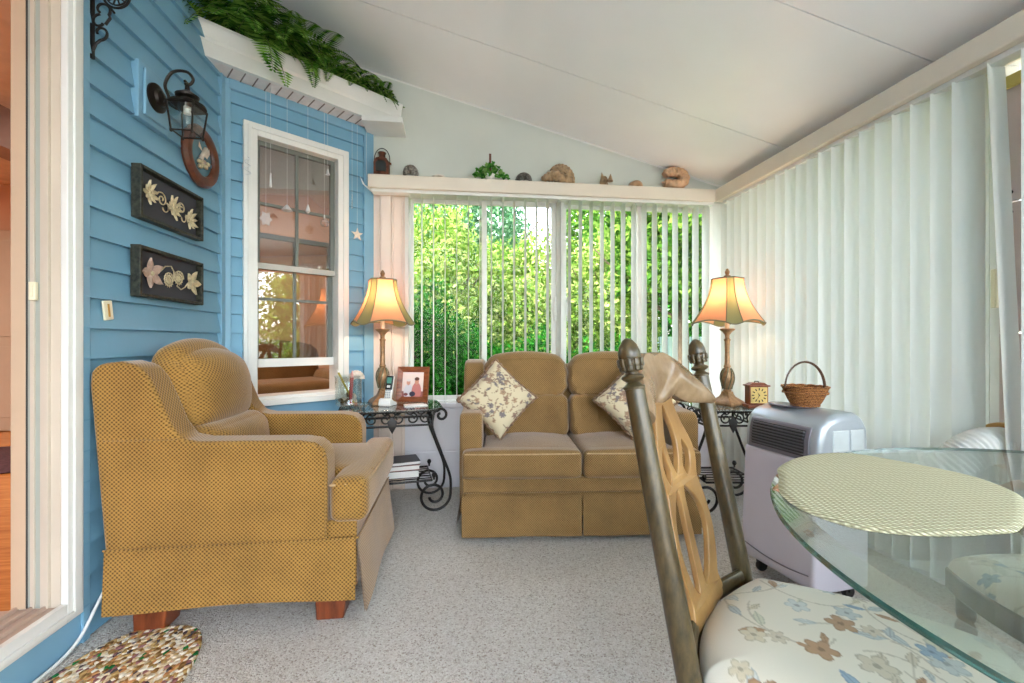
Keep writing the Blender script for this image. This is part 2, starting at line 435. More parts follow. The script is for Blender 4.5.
# back wall
def frameq(mb, x0, x1, z0, z1, y0, y1, t):
    mb.box((x0, y0, z0), (x0 + t, y1, z1)); mb.box((x1 - t, y0, z0), (x1, y1, z1))
    mb.box((x0 + t, y0, z0), (x1 - t, y1, z0 + t)); mb.box((x0 + t, y0, z1 - t), (x1 - t, y1, z1))
WX0, WX1, WZ0, WZ1 = -0.367, 1.966, 0.60, 2.11
m = MB()
m.add([(-1.42, YB, 2.10), (XR + .02, YB, 2.10), (XR + .02, YB, 2.30), (-1.42, YB, 3.25), (-1.42, YB + .1, 2.10), (XR + .02, YB + .1, 2.10), (XR + .02, YB + .1, 2.30), (-1.42, YB + .1, 3.25)],
      [(0, 1, 2, 3), (7, 6, 5, 4), (0, 4, 5, 1), (1, 5, 6, 2), (2, 6, 7, 3), (3, 7, 4, 0)])
struct(m.build('wall_back', M_bone, smooth=False))
m = MB(); m.box((WX0, YB, 0), (XR + .02, YB + .1, WZ0))
m.box((WX0, YB - .008, .02), (1.0, YB, .26)); m.box((1.01, YB - .008, .02), (XR, YB, .26))
m.box((WX0, YB - .008, .27), (1.0, YB, WZ0 - .03)); m.box((1.01, YB - .008, .27), (XR, YB, WZ0 - .03))
m.box((WX0, YB - .03, WZ0 - .02), (XR, YB + .02, WZ0 + .01))
struct(m.build('wall_knee', M_knee, bevel=.002))
# ribbed beige panel between bay and window
m = MB(); m.box((-0.66, YB, 0), (WX0, YB + .1, 2.12))
for x in (-.60, -.545, -.53, -.465, -.45, -.385): m.box((x - .006, YB - .016, 0), (x + .006, YB, 2.12))
m.box((-0.53, YB - .022, 0), (-.465, YB, 2.12))
struct(m.build('trim_4', M_pinkpan, bevel=.002))
# windows in the back wall
def sliding_window(name, x0, xm, x1, right_front):
    root = MB(); frameq(root, x0, x1, WZ0, WZ1, YB - .01, YB + .09, .026)
    root = struct(root.build(name, M_white, bevel=.002))
    a = MB(); frameq(a, x0 + .026, xm + .014, WZ0 + .026, WZ1 - .026, YB + .045, YB + .065, .03); a.build('sash', M_white, root, bevel=.002)
    b_ = MB(); frameq(b_, xm - .014, x1 - .026, WZ0 + .026, WZ1 - .026, YB + .015, YB + .038, .036); b_.build('sash', M_white, root, bevel=.002)
    MB().box((x0 + .05, YB + .053, WZ0 + .05), (xm, YB + .057, WZ1 - .05)).build('pane', M_glass, root)
    MB().box((xm + .02, YB + .025, WZ0 + .055), (x1 - .055, YB + .029, WZ1 - .055)).build('pane', M_glass, root)
    return root
def bx(u, y=YB):
    r = (u - 512) / FPX; d = y / (CA - r * SA); return d * (SA + r * CA)
xmid = bx(560)
w1 = sliding_window('window_1', WX0, bx(484), xmid, 1)
w2 = sliding_window('window_2', xmid + .004, bx(640), WX1, 1)
for xh, par in ((xmid - .035, w1), (xmid + .06, w2)):
    MB().box((xh - .012, YB - .025, 1.20), (xh + .012, YB - .009, 1.38)).box((xh - .018, YB - .034, 1.24), (xh + .006, YB - .022, 1.34)).build('window_latch', M_white, par, bevel=.003)
m = MB(); m.box((WX1, YB - .01, 0), (XR + .02, YB + .1, 2.12)); struct(m.build('trim_5', M_white, bevel=.002))

# ceiling of three long panels with dark seams
m = MB(); ys = [-1.75, 0.80, 1.655, 2.512, YB + .06]
for a, b_ in zip(ys[:-1], ys[1:]):
    m.add([(-1.45, a + .003, ceil_z(-1.45)), (XR + .5, a + .003, ceil_z(XR + .5)), (XR + .5, b_ - .003, ceil_z(XR + .5)), (-1.45, b_ - .003, ceil_z(-1.45)),
           (-1.45, a + .003, ceil_z(-1.45) + .05), (XR + .5, a + .003, ceil_z(XR + .5) + .05), (XR + .5, b_ - .003, ceil_z(XR + .5) + .05), (-1.45, b_ - .003, ceil_z(-1.45) + .05)],
          [(0, 1, 2, 3), (7, 6, 5, 4), (0, 4, 5, 1), (1, 5, 6, 2), (2, 6, 7, 3), (3, 7, 4, 0)])
struct(m.build('ceiling', M_ceil, smooth=False))
m = MB()
for yy in ys[1:-1]:
    m.add([(-1.45, yy - .02, ceil_z(-1.45) + .012), (XR + .4, yy - .02, ceil_z(XR + .4) + .012), (XR + .4, yy + .02, ceil_z(XR + .4) + .012), (-1.45, yy + .02, ceil_z(-1.45) + .012)], [(0, 1, 2, 3)])
struct(m.build('ceiling_seam', M_dark, smooth=False))
m = MB(); m.add([(-1.45, YB - .012, ceil_z(-1.45) - .012), (XR, YB - .012, ceil_z(XR) - .012), (XR, YB, ceil_z(XR) - .0), (-1.45, YB, ceil_z(-1.45) - .0), (-1.45, YB - .012, ceil_z(-1.45)), (XR, YB - .012, ceil_z(XR))],
                [(0, 1, 2, 3), (0, 4, 5, 1)])
struct(m.build('trim_6', M_white, smooth=False))

# right wall: knee wall, posts, glass
m = MB(); m.box((XR, RY, 0), (XR + .1, YB + .1, .50)); m.box((XR, RY, 2.16), (XR + .1, YB + .1, 2.26))
struct(m.build('wall_right', M_knee, bevel=.002))
right_posts = [3.16, 1.485, 0.10, RY]
k = 3
for yb, ya in zip(right_posts[:-1], right_posts[1:]):
    f = MB()
    for (y0, y1) in ((ya, ya + .045), (yb - .045, yb)): f.box((XR, y0, .5), (XR + .07, y1, 2.16))
    f.box((XR, ya + .045, .5), (XR + .07, yb - .045, .55)); f.box((XR, ya + .045, 2.11), (XR + .07, yb - .045, 2.16))
    r = struct(f.build('window_%d' % k, M_white, bevel=.002)); k += 1
    MB().box((XR + .03, ya + .045, .55), (XR + .034, yb - .045, 2.11)).build('pane', M_glass, r)
MB().box((XR - .022, 1.452, 1.18), (XR, 1.468, 1.33)).build('window_latch', M_cream, bpy.data.objects['window_3'], bevel=.003)

# room end behind the camera: glazed and set close for more light inside
m = MB(); m.box((XL, RY - .1, 0), (XR + .1, RY, .3)); struct(m.build('wall_rear', M_knee, bevel=.002))
m = MB()
for x in (XL, XL + 1.1, XL + 2.2, XR): m.box((x, RY - .1, .3), (x + .06, RY, 2.3))
m.box((XL, RY - .1, 2.25), (XR, RY, 2.31)); r = struct(m.build('window_6', M_white))
MB().box((XL + .05, RY - .052, .3), (XR, RY - .048, 2.26)).build('pane', M_glass, r)

# eave over the bay: soffit, fascia and trough for the ferns
EO = 0.165
m = MB()
def eb(s, o, z): return bay(s, o, z)
def eprism(mb, prof, s0f, s1f):
    vs = [eb(s0f(o), o, z) for o, z in prof] + [eb(s1f(o), o, z) for o, z in prof]; n = len(prof)
    mb.add(vs, [tuple(range(n - 1, -1, -1)), tuple(range(n, 2 * n))] + [(i, (i + 1) % n, (i + 1) % n + n, i + n) for i in range(n)])
s0f = lambda o: (o * 0.616) * -1 / 0.788 + 0.0     # ends on the plane of the left wall
s1f = lambda o: BAYL + .12 + o * .12
prof = [(.14, 2.53), (EO, 2.53), (EO, 2.61), (EO + .004, 2.615), (EO + .012, 2.625), (EO + .018, 2.665), (EO + .03, 2.685), (EO + .03, 2.70), (EO, 2.70), (EO, 2.63), (.14, 2.63)]
eprism(m, prof, s0f, s1f)
fas = struct(m.build('trim_7', M_white, angle=25))
m = MB(); eprism(m, [(.002, 2.530), (.14, 2.530), (.14, 2.545), (.002, 2.545)], s0f, lambda o: BAYL + .05)
struct(m.build('trim_8', M_soffit))
m = MB()
for i in range(15):
    s = .02 + i * .062; eprism(m, [(.004, 2.526), (.138, 2.526), (.138, 2.531), (.004, 2.531)], lambda o, s=s: s, lambda o, s=s: s + .005)
struct(m.build('trim_9', plain('soffit_groove', (150, 132, 124), 0.7)))
m = MB(); eprism(m, [(-.5, 2.60), (.14, 2.60), (.14, 2.625), (-.5, 2.625)], lambda o: max(0.0, s0f(o)), lambda o: BAYL + .1)
m.box((-.62, 2.98, 2.50), (-.36, YB, 2.535))
struct(m.build('trim_10', M_white))

# ---------------- door_1: sliding glass door opening in the left wall
DY = 1.64; DZ = 2.30
m = MB(); m.box((XL, DY, .11), (XL + .022, 1.704, DZ + .06)); m.box((XL, -.45, DZ), (XL + .022, DY, DZ + .06)); m.box((XL, -.45, .11), (XL + .022, DY, .175)); m.box((XL, -.45, .175), (XL + .022, -.39, DZ))
m.box((XL + .022, DY + .018, .13), (XL + .03, 1.69, DZ + .04)); m.box((XL + .022, -.40, .125), (XL + .03, DY + .018, .142))
door = struct(m.build('door_1', M_white, bevel=.003))
m = MB(); m.box((-1.454, DY, .0), (XL, DY + .06, DZ)); m.box((-1.352, DY - .012, .17), (-1.338, DY, DZ)); m.box((-1.366, DY - .006, .17), (-1.352, DY, DZ)); m.box((-1.392, DY - .010, .17), (-1.380, DY, DZ))
m.build('jamb', M_almond, door, bevel=.001)
m = MB(); m.box((-1.403, DY - .004, .17), (-1.366, DY + .001, DZ)); m.build('track', M_sage, door)
m = MB(); m.box((-1.408, DY - .005, .17), (-1.4035, DY, DZ)); m.build('gasket', M_dark, door)
m = MB(); m.box((-1.452, DY - .006, .17), (-1.4085, DY, DZ)); m.build('stile', plain('tan_stile', (206, 178, 150), .45, var=.03), door, bevel=.002)
m = MB(); m.box((-1.5, -.45, .0), (XL, DY, .165)); 
for x in (-1.352, -1.392, -1.44): m.box((x, -.45, .165), (x + .008, DY, .178))
m.build('sill', plain('sill_pinkish', (190, 164, 146), .4, var=.04), door)
MB().box((-1.388, DY - .020, 1.185), (-1.368, DY - .008, 1.245)).box((-1.384, DY - .023, 1.195), (-1.374, DY - .020, 1.235)).build('strike_plate', M_cream, door, bevel=.002)
MB().box((XL + .0225, 1.668, 1.145), (XL + .029, 1.673, 1.185)).build('latch_pin', M_iron, door)
# ---------------- house interior seen through the door and the bay window
m = MB(); m.box((-7.5, -1.5, .06), (-1.47, 5.0, .158)); struct(m.build('floor.house', M_floorwood))
m = MB(); m.box((-7.5, 5.0, 0), (-.66, 5.1, 4.6)); m.box((-.72, 3.32, 0), (-.62, 5.0, 2.6)); m.box((-7.6, -1.5, 0), (-7.5, 5.1, 4.6)); m.box((-7.5, -1.6, 0), (-1.47, -1.5, 4.6))
m.box((-1.47, -1.5, 2.6), (-1.37, 2.65, 4.6)); m.box((-1.47, 1.70, 0.0), (-1.36, 2.62, 2.6))
struct(m.build('wall_house', M_pinkwall, smooth=False))
m = MB(); m.box((-7.5, -1.5, 2.62), (-1.47, 5.0, 2.72)).box((-1.47, 3.32, 2.50), (-.66, 5.0, 2.60)); struct(m.build('ceiling.house', plain('house_ceiling', (232, 214, 196), .7)))
m = MB(); m.box((-7.5, 4.98, .158), (-.75, 5.0, .26)); struct(m.build('baseboard_house', M_almond))
m = MB(); m.box((-3.2, 2.2, 2.35), (-3.0, 5.0, 2.62)); struct(m.build('trim_11', plain('grey_lilac_beam', (168, 148, 144), .6)))
m = MB(); m.box((-7.6, -6, 4.6), (-1.37, 3.0, 6.4)); m.box((-1.47, -6, 0), (-1.345, RY - .6, 4.6)); struct(m.build('wall_sun_block', M_blue, smooth=False))  # unseen upper storey and wall run, added to keep the sun out
# interior door with hinges
r_ = struct(MB().box((-4.95, 4.94, .165), (-4.15, 4.985, 2.15)).build('door_2', M_almond, bevel=.004))
MB().box((-4.85, 4.93, .3), (-4.25, 4.942, 1.0)).box((-4.85, 4.93, 1.1), (-4.25, 4.942, 2.05)).build('door_panel', M_almond, r_, bevel=.004)
for z in (.45, 1.15, 1.9): MB().box((-4.17, 4.92, z), (-4.13, 4.945, z + .1)).build('hinge', M_bronze, r_)
for nm, x, y in (('house_fill', -4.2, 2.4), ('bay_fill', -1.8, 3.9)):  # unseen fill lights added to brighten the house rooms, no fixtures
    a = bpy.data.lights.new(nm, 'AREA'); a.energy = 22 if nm == 'house_fill' else 7; a.color = (1, .84, .68); a.size = 1.0
    o = bpy.data.objects.new(nm, a); COL.objects.link(o); o.location = (x, y, 2.58)
rug = MB(); rug.lathe([(0.0, .158), (.75, .158), (.78, .166), (.76, .174), (0.0, .174)], 36, cap=False, M=Matrix.Translation((-3.45, 3.75, 0)) @ Matrix.Diagonal((1, .6, 1, 1)))
tag(rug.build('area_rug', plain('dark_braid', (96, 62, 74), .9, var=.3, nscale=40)), 'dark purple patterned rug on the wooden floor beyond the doorway', 'rug')

# ---------------- window in the bay wall
m = MB(); s0, s1, z0, z1 = HW; t = .072
def bframe(mb, s0, s1, z0, z1, o0, o1, t, tb=None):
    tb = t if tb is None else tb
    baybox(mb, s0, s0 + t, o0, o1, z0, z1); baybox(mb, s1 - t, s1, o0, o1, z0, z1)
    baybox(mb, s0 + t, s1 - t, o0, o1, z1 - t, z1); baybox(mb, s0 + t, s1 - t, o0, o1, z0, z0 + tb)
bframe(m, s0, s1, z0, z1, -.01, .036, t, .05); bframe(m, s0 + .02, s1 - .02, z0 + .012, z1 - .02, .036, .044, .02)
bframe(m, s0 + t - .02, s1 - t + .02, z0 + .03, z1 - t + .02, -.11, -.01, .02)
baybox(m, s0 - .01, s1 + .01, .0, .06, z0 - .005, z0 + .03)
wb = struct(m.build('window_7', M_white, bevel=.002))
a0, a1 = s0 + t, s1 - t; zt = z1 - t
m = MB(); bframe(m, a0, a1, 1.485, zt, -.045, -.02, .028); sm = (a0 + a1) / 2 + .0
baybox(m, sm - .009, sm + .009, -.04, -.022, 1.5, zt); baybox(m, a0, a1, -.04, -.022, 1.868, 1.886)
up = m.build('upper_sash', M_greytrim, wb, bevel=.002)
m = MB(); baybox(m, a0 + .02, a1 - .02, -.034, -.030, 1.50, zt - .02); m.build('pane', M_baypane, up)
m = MB(); bframe(m, a0, a1, .895, 1.71, -.085, -.055, .03, .045); baybox(m, sm - .009, sm + .009, -.08, -.06, .92, 1.69); baybox(m, a0, a1, -.08, -.06, 1.30, 1.318)
lo = m.build('lower_sash', M_greytrim, wb, bevel=.002)
m = MB(); baybox(m, a0 + .02, a1 - .02, -.072, -.068, .93, 1.69); m.build('pane', M_baypane, lo)
m = MB(); baybox(m, a0, a1, -.052, -.04, .895, .945); m.build('sash_rail', M_white, lo)
m = MB(); baybox(m, a0, a1, -.05, -.018, 1.485, 1.52); m.build('sash_rail', plain('pale_rail', (190, 186, 176), .4), up)
# sofa inside the house behind the window
sf = thing('couch', 'brown couch inside the house seen through the bay window', 'couch', (-1.75, 4.05, .158), radians(38))
MB().rbox((0, 0, .35), (.62, .35, .2), .08).build('seat', M_sofa2, sf); MB().rbox((0, .3, .5), (.66, .12, .36), .1, bulge=(0, .05, .06)).build('backrest', M_sofa2, sf)
for s in (-1, 1):
    MB().rbox((s * .68, 0, .38), (.11, .38, .24), .08).build('armrest', M_sofa2, sf)
    for yy in (-.3, .3): MB().cbox((s * .6, yy, .075), (.04, .04, .075)).build('foot', M_cherry, sf)

# ================================================================== OUTDOORS
GZ = -0.35
m = MB().box((-14, 3.4, GZ - .1), (26, 30, GZ)); struct(m.build('ground', plain('lawn', (120, 150, 60), .9, var=.25, nscale=3, bump=.4)))
LM = {'dark': leafmat('hedge_leaf', [(14, 52, 14), (34, 96, 30), (60, 140, 44)], .3),
      'lime': leafmat('lime_leaf', [(66, 104, 34), (116, 146, 58), (196, 206, 128)], .42),
      'mid': leafmat('mid_leaf', [(38, 78, 28), (78, 122, 44), (150, 178, 84)], .42),
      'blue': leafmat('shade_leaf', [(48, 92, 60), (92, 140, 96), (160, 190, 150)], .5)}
M_bark = plain('bark', (98, 80, 62), .9, var=.3, nscale=20, bump=.6, bscale=20)
def tree(name, label, cat, x, y, blobs, m_, size, seed, trunk=(.1, 2.0), group=None, shape=.5):
    r = thing(name, label, cat, (x, y, GZ), 0, group)
    leafobj('foliage', blobs, size, seed, m_, r, shape)
    t = MB(); h = trunk[1]; R = random.Random(seed)
    t.tube([(0, 0, 0), (.03, .02, h * .4), (-.04, .02, h * .8), (0, 0, h)], [trunk[0], trunk[0] * .8, trunk[0] * .6, trunk[0] * .4], 10)
    t.build('trunk', M_bark, r)
    t = MB()
    for i in range(7):
        a = R.uniform(0, 6.28); L = h * R.uniform(.3, .55); z0 = h * R.uniform(.45, .95)
        t.tube([(0, 0, z0), (cos(a) * L * .5, sin(a) * L * .5, z0 + L * .35), (cos(a) * L, sin(a) * L, z0 + L * .9)], [trunk[0] * .4, trunk[0] * .25, trunk[0] * .1], 6)
    t.build('branches', M_bark, r); return r
m = MB().box((-1.3, -9, GZ - .1), (9, 3.3, GZ + .02)); struct(m.build('bounce_ground', plain('pale_bounce', (206, 200, 190), .8, var=.08, nscale=2, bump=.2)))  # unseen pale ground added to bounce sunlight up to the ceiling
# dark bushes right outside the left window
P_ = W(-1.05, 5.0)
tree('dark_shrub', 'dense dark green shrub just outside the left window', 'shrub', P_.x, P_.y, [(0, 0, .9, .75, .55, 1.05, 14000), (.55, .2, .7, .6, .5, .8, 7000), (-.45, .1, .9, .4, .5, 1.0, 5000)], LM['dark'], .032, 1, (.05, 1.2))
P_ = W(.2, 5.6)
tree('dark_shrub', 'lower dark shrub behind the loveseat, right of the dense one', 'shrub', P_.x, P_.y, [(0, 0, .65, .75, .5, .85, 12000), (.75, .1, .55, .5, .5, .75, 6000)], LM['dark'], .032, 2, (.04, .9))
P_ = W(1.5, 6.6)
tree('dark_shrub', 'small dark shrub low behind the right window sashes', 'shrub', P_.x, P_.y, [(0, 0, .6, .5, .5, .8, 7000)], LM['dark'], .035, 12, (.04, .8))
# bright lime trees in the middle
for i, (lat, d, rx, rz, cz, n_, lab) in enumerate([(-1.5, 8.2, 1.5, 1.9, 2.0, 13000, 'bright yellow-green tree seen through the leftmost window pane'),
                                   (0.35, 8.8, 1.25, 1.75, 1.75, 12000, 'bright yellow-green tree below the patch of open sky'),
                                   (2.0, 9.2, 1.0, 1.6, 2.0, 8000, 'bright yellow-green tree just right of the middle mullion')]):
    P_ = W(lat, d)
    tree('lime_tree', lab, 'tree', P_.x, P_.y, [(0, 0, cz, rx, 1.0, rz, n_ * 2), (rx * .5, .1, cz * .7, rx * .6, .8, rz * .7, n_ // 2), (-rx * .5, .1, cz * .6, rx * .6, .8, rz * .6, n_ // 2)], LM['lime'], .05, 20 + i, (.08, 2.2))
# taller trees behind
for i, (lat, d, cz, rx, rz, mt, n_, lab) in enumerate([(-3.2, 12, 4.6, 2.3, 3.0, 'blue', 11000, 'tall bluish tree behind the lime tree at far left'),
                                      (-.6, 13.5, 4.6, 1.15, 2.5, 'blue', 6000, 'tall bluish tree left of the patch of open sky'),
                                      (2.3, 12.5, 4.0, 1.1, 2.4, 'mid', 7000, 'tall green tree right of the patch of open sky'),
                                      (3.1, 8.0, 3.75, 1.35, 1.75, 'mid', 12000, 'leafy tree filling the top of the right window'),
                                      (4.9, 8.6, 3.7, 1.5, 2.0, 'mid', 12000, 'leafy tree behind the rightmost slats and lamp'),
                                      (8.5, 10.0, 3.2, 2.2, 3.0, 'mid', 6000, 'leafy tree beyond the closed blinds'),
                                      (6.6, -.5, 2.0, 1.5, 2.2, 'mid', 5000, 'leafy tree outside to the right, mirrored in the bay window'),
                                      (7.4, 2.6, 2.2, 1.7, 2.3, 'mid', 5000, 'farther leafy tree outside to the right of the table')]):
    P_ = W(lat, d)
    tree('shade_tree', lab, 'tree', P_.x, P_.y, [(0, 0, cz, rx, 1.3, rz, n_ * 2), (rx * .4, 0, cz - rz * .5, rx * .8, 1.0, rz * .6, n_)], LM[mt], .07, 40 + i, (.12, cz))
P_ = W(3.2, 12.5)
tree('hedge', 'distant dark hedge above the pale fence', 'hedge', P_.x, P_.y, [(0, 0, 1.6, 5.5, .7, 1.25, 16000), (-4, 1.5, 1.6, 4.0, .7, 1.4, 9000)], LM['dark'], .09, 60, (.08, 1.2), shape=.7)
# pale fence and bright drive seen low through the right window
m = MB(); c0 = W(2.6, 10.2); c1 = W(5.2, 9.8)
for i in range(16):
    p = c0.lerp(c1, i / 15); m.box((p.x - .08, p.y - .02, GZ), (p.x + .08, p.y + .02, 1.16), None)
p = c0.lerp(c1, .5)
tag(m.build('garden_fence', plain('pale_blue_fence', (200, 218, 236), .5, var=.03)), 'pale blue-white board fence low behind the right window', 'fence')

# ================================================================== BLINDS
def slat_mesh(z0, z1, wd=.089, camber=.0045):
    m = MB(); n = 6
    def fn(u, v):
        x = (u - .5) * wd; return (x, camber * (1 - (2 * u - 1) ** 2), z0 + (z1 - z0) * v)
    m.grid(fn, n, 2)
    m.grid(lambda u, v: (lambda p: (p[0], p[1] + .0012, p[2]))(fn(u, v)), n, 2)
    m.box((-.006, -.004, z1), (.006, .006, z1 + .02))
    return m
M_slat = translucent('vertical_slat_vinyl', (234, 236, 231), (236, 234, 228), .34)
M_slatshade = translucent('grey_green_slat', (190, 198, 188), (190, 200, 188), .25)
vb = thing('vertical_blind', 'cream boxed valance with open white slats hanging across the back windows', 'blind', (0.66, 3.12, 0))
MB().box((-1.262, -.04, 2.098), (1.262, .078, 2.19)).build('valance', M_ivory, vb, bevel=.006)
MB().box((-1.24, -.02, 2.075), (1.26, .05, 2.098)).build('head_rail', M_white, vb, bevel=.003)
sm_ = slat_mesh(.615, 2.07); s0_ = sm_.build('slat', M_slat, vb)
xs = []; x = -0.325
while x < 1.93: xs.append(x); x += 0.0815
for i, x in enumerate(xs):
    o = s0_ if i == 0 else s0_.copy()
    if i: COL.objects.link(o); o.parent = vb
    o.location = (x - .66, .018, 0); o.rotation_euler = (0, 0, radians(90 + NR.uniform(-1.2, 1.2)))
vb2 = thing('vertical_blind', 'long white vertical blind drawn closed along the right wall', 'blind', (1.97, 1.0, 0))
MB().box((-.046, -2.3, 2.098), (.11, 2.10, 2.19)).build('valance', M_ivory, vb2, bevel=.006)
MB().box((-.01, -2.3, 2.075), (.05, 2.05, 2.098)).build('head_rail', M_white, vb2, bevel=.003)
sm_ = slat_mesh(.07, 2.08, .092, .013); s1_ = sm_.build('slat', M_slat, vb2)
ys_ = []; y = 3.03
while y > 1.47: ys_.append(y); y -= 0.0815
for i, y in enumerate(ys_):
    o = s1_ if i == 0 else s1_.copy()
    if i: COL.objects.link(o); o.parent = vb2
    o.location = (.008, y - 1.0, 0); o.rotation_euler = (0, 0, radians(-90 + 33 + NR.uniform(-5, 5)))
def tilted(y, yaw, lean, lean2=0):
    o = s1_.copy(); COL.objects.link(o); o.parent = vb2
    o.location = (.008, y - 1.0, 0); M = Matrix.Translation((0, 0, 2.08)) @ Matrix.Rotation(lean, 4, 'X') @ Matrix.Rotation(lean2, 4, 'Y') @ Matrix.Rotation(yaw, 4, 'Z') @ Matrix.Translation((0, 0, -2.08))
    o.matrix_local = Matrix.Translation(o.location) @ M; return o
tilted(1.392, radians(6), radians(-2.3), 0)
tilted(1.265, radians(-90 + 24), 0); tilted(1.185, radians(-90 + 26), 0); tilted(1.10, radians(-90 + 24), 0)
# filler boards beside the hose, in the sash opening
fp = thing('vent_filler', 'pale boards bolted in the side window opening above the white hose', 'panel', (XR - .012, 1.24, .5))
MB().box((-.008, -.20, .0), (.008, .20, .58)).build('board', plain('mauve_board', (206, 190, 184), .5, var=.03), fp)
MB().box((-.008, -.20, .585), (.008, .20, 1.07)).build('board', MATS['mauve_board'], fp)
MB().box((-.008, -.20, 1.075), (.008, .20, 1.50)).build('board', MATS['mauve_board'], fp)
MB().box((-.02, -.20, 1.50), (.012, .20, 1.545)).build('foam_strip', plain('yellow_foam', (226, 206, 120), .9, var=.1, bump=.6), fp)
for z in (.545, .62, 1.035, 1.11): MB().lathe([(.0, 0), (.008, 0), (.007, .006), (0, .008)], 10, M=Matrix.Translation((-.008, .165, z)) @ Matrix.Rotation(-pi / 2, 4, 'Y'), cap=False).build('bolt', M_iron, fp)

# ================================================================== UPHOLSTERY
def cushion(mb, c, h, r, bulge, **k): mb.rbox(c, h, r, 16, bulge, **k)
ARM = [(.05, .28), (.0, .90), (.004, .945), (.03, .972), (.10, .98), (.155, .965), (.19, .92), (.225, .84), (.26, .75), (.295, .70), (.35, .688), (.70, .682), (.755, .672), (.79, .645), (.80, .60), (.80, .28)]
ac = thing('armchair', 'gold woven upholstered armchair on block feet, against the blue siding', 'armchair', (-1.282, 1.712, 0))
MB().prism(ARM, .0, .13).build('armrest', M_sofa, ac, bevel=.03, seg=4)
MB().prism(ARM, .61, .74).build('armrest', M_sofa, ac, bevel=.03, seg=4)
MB().prism([(.055, .26), (.005, .90), (.03, .93), (.13, .93), (.22, .5), (.22, .26)], .12, .62).build('back_frame', M_sofa, ac, bevel=.02)
def puff(v, p): return (v.x - .12 * v.z - .02 * (1 - p[2] * p[2]) * 0 + .03 * p[2] * p[2] * -1, v.y, v.z + (.045 * (1 - p[1] ** 2) if p[2] > 0 else 0))
bc = MB(); cushion(bc, (.198, .37, .835), (.080, .242, .165), .075, (.050, .01, .02), fn=puff); bc.build('back_cushion', M_sofa, ac)
bc = MB(); cushion(bc, (.275, .37, .62), (.085, .245, .10), .06, (.04, 0, 0), fn=lambda v, p: (v.x - .12 * v.z + .003 * sin(p[1] * 18) * (p[0] > 0), v.y, v.z)); bc.build('back_cushion', M_sofa, ac)
sc_ = MB(); cushion(sc_, (.585, .37, .455), (.36, .245, .082), .035, (.01, 0, .018)); cushion(sc_, (.875, .37, .452), (.068, .375, .085), .035, (.012, .005, .006))
seat_ = sc_.build('seat_cushion', M_sofa, ac)
MB().tube([(.93, .015, .512), (.945, .10, .518), (.95, .37, .520), (.945, .64, .518), (.93, .725, .512)], .005).tube([(.81, .003, .512), (.87, .0, .514), (.925, .01, .512)], .005).build('piping', M_pipe, seat_)
MB().box((.07, .01, .12), (.905, .73, .375)).build('base', M_sofa, ac, bevel=.012)
def skirtpanel(P0, P1, out, z0, z1, flare, wav=.004, n=40, rise=.0):
    m = MB(); P0 = Vector(P0); P1 = Vector(P1); out = Vector(out)
    def fn(u, v, t=0):
        p = P0.lerp(P1, u) + out * (flare * (1 - v) + wav * sin(u * 9) * (1 - v) + t)
        return (p.x, p.y, z0 + (z1 - z0) * v + rise * sin(pi * u) * (1 - v))
    m.grid(lambda u, v: fn(u, v), n, 6); m.grid(lambda u, v: fn(u, v, -.006), n, 6)
    return m
skirtpanel((.052, -.002, 0), (.905, -.002, 0), (0, -1, 0), .088, .312, .012, rise=.012).build('skirt', M_sofa, ac)
skirtpanel((.912, -.005, 0), (.912, .745, 0), (1, 0, 0), .035, .312, .032, rise=.02).build('skirt', M_sofa, ac)
skirtpanel((.905, .742, 0), (.06, .742, 0), (0, 1, 0), .07, .312, .015).build('skirt', M_sofa, ac)
MB().tube([(.05, -.004, .314), (.908, -.004, .314), (.914, 0, .314), (.914, .74, .314)], .004).tube([(.80, -.004, .315), (.80, -.004, .60), (.79, -.003, .65), (.755, -.002, .675)], .0035).tube([(.045, -.001, .70), (.295, -.001, .70)], .003).build('seam_welt', M_sofa, ac)
for fx in (.13, .755):
    for fy in (.02, .60):
        MB().add([(fx, fy, 0), (fx + .10, fy, 0), (fx + .10, fy + .10, 0), (fx, fy + .10, 0), (fx - .005, fy, .12), (fx + .115, fy, .12), (fx + .115, fy + .11, .12), (fx - .005, fy + .11, .12)],
                 [(0, 3, 2, 1), (4, 5, 6, 7), (0, 1, 5, 4), (1, 2, 6, 5), (2, 3, 7, 6), (3, 0, 4, 7)]).build('foot', M_cherry, ac, bevel=.006)

# loveseat
lo_ = thing('loveseat', 'golden brown two-seat loveseat with skirt in front of the back windows', 'sofa', W(-.262, 2.285), -YAW + radians(2.0))
LW = 1.27
LARM = [(.07, .12), (.07, .59), (.08, .635), (.11, .66), (.33, .665), (.37, .69), (.40, .78), (.42, .87), (.455, .915), (.52, .932), (.72, .93), (.77, .915), (.79, .86), (.77, .12)]
for x0 in (-.018, LW - .104): MB().prism(LARM, x0, x0 + .122, 'x').build('armrest', M_sofa2, lo_, bevel=.035, seg=4)
MB().prism([(.5, .12), (.58, .80), (.62, .90), (.74, .90), (.77, .86), (.76, .12)], .11, LW - .11, 'x').build('back_frame', M_sofa2, lo_, bevel=.02)
MB().box((.01, .035, .12), (LW - .01, .70, .345)).build('base', M_sofa2, lo_, bevel=.012)
MB().box((.0, .02, .25), (LW, .08, .332)).build('front_rail', M_sofa2, lo_, bevel=.012)
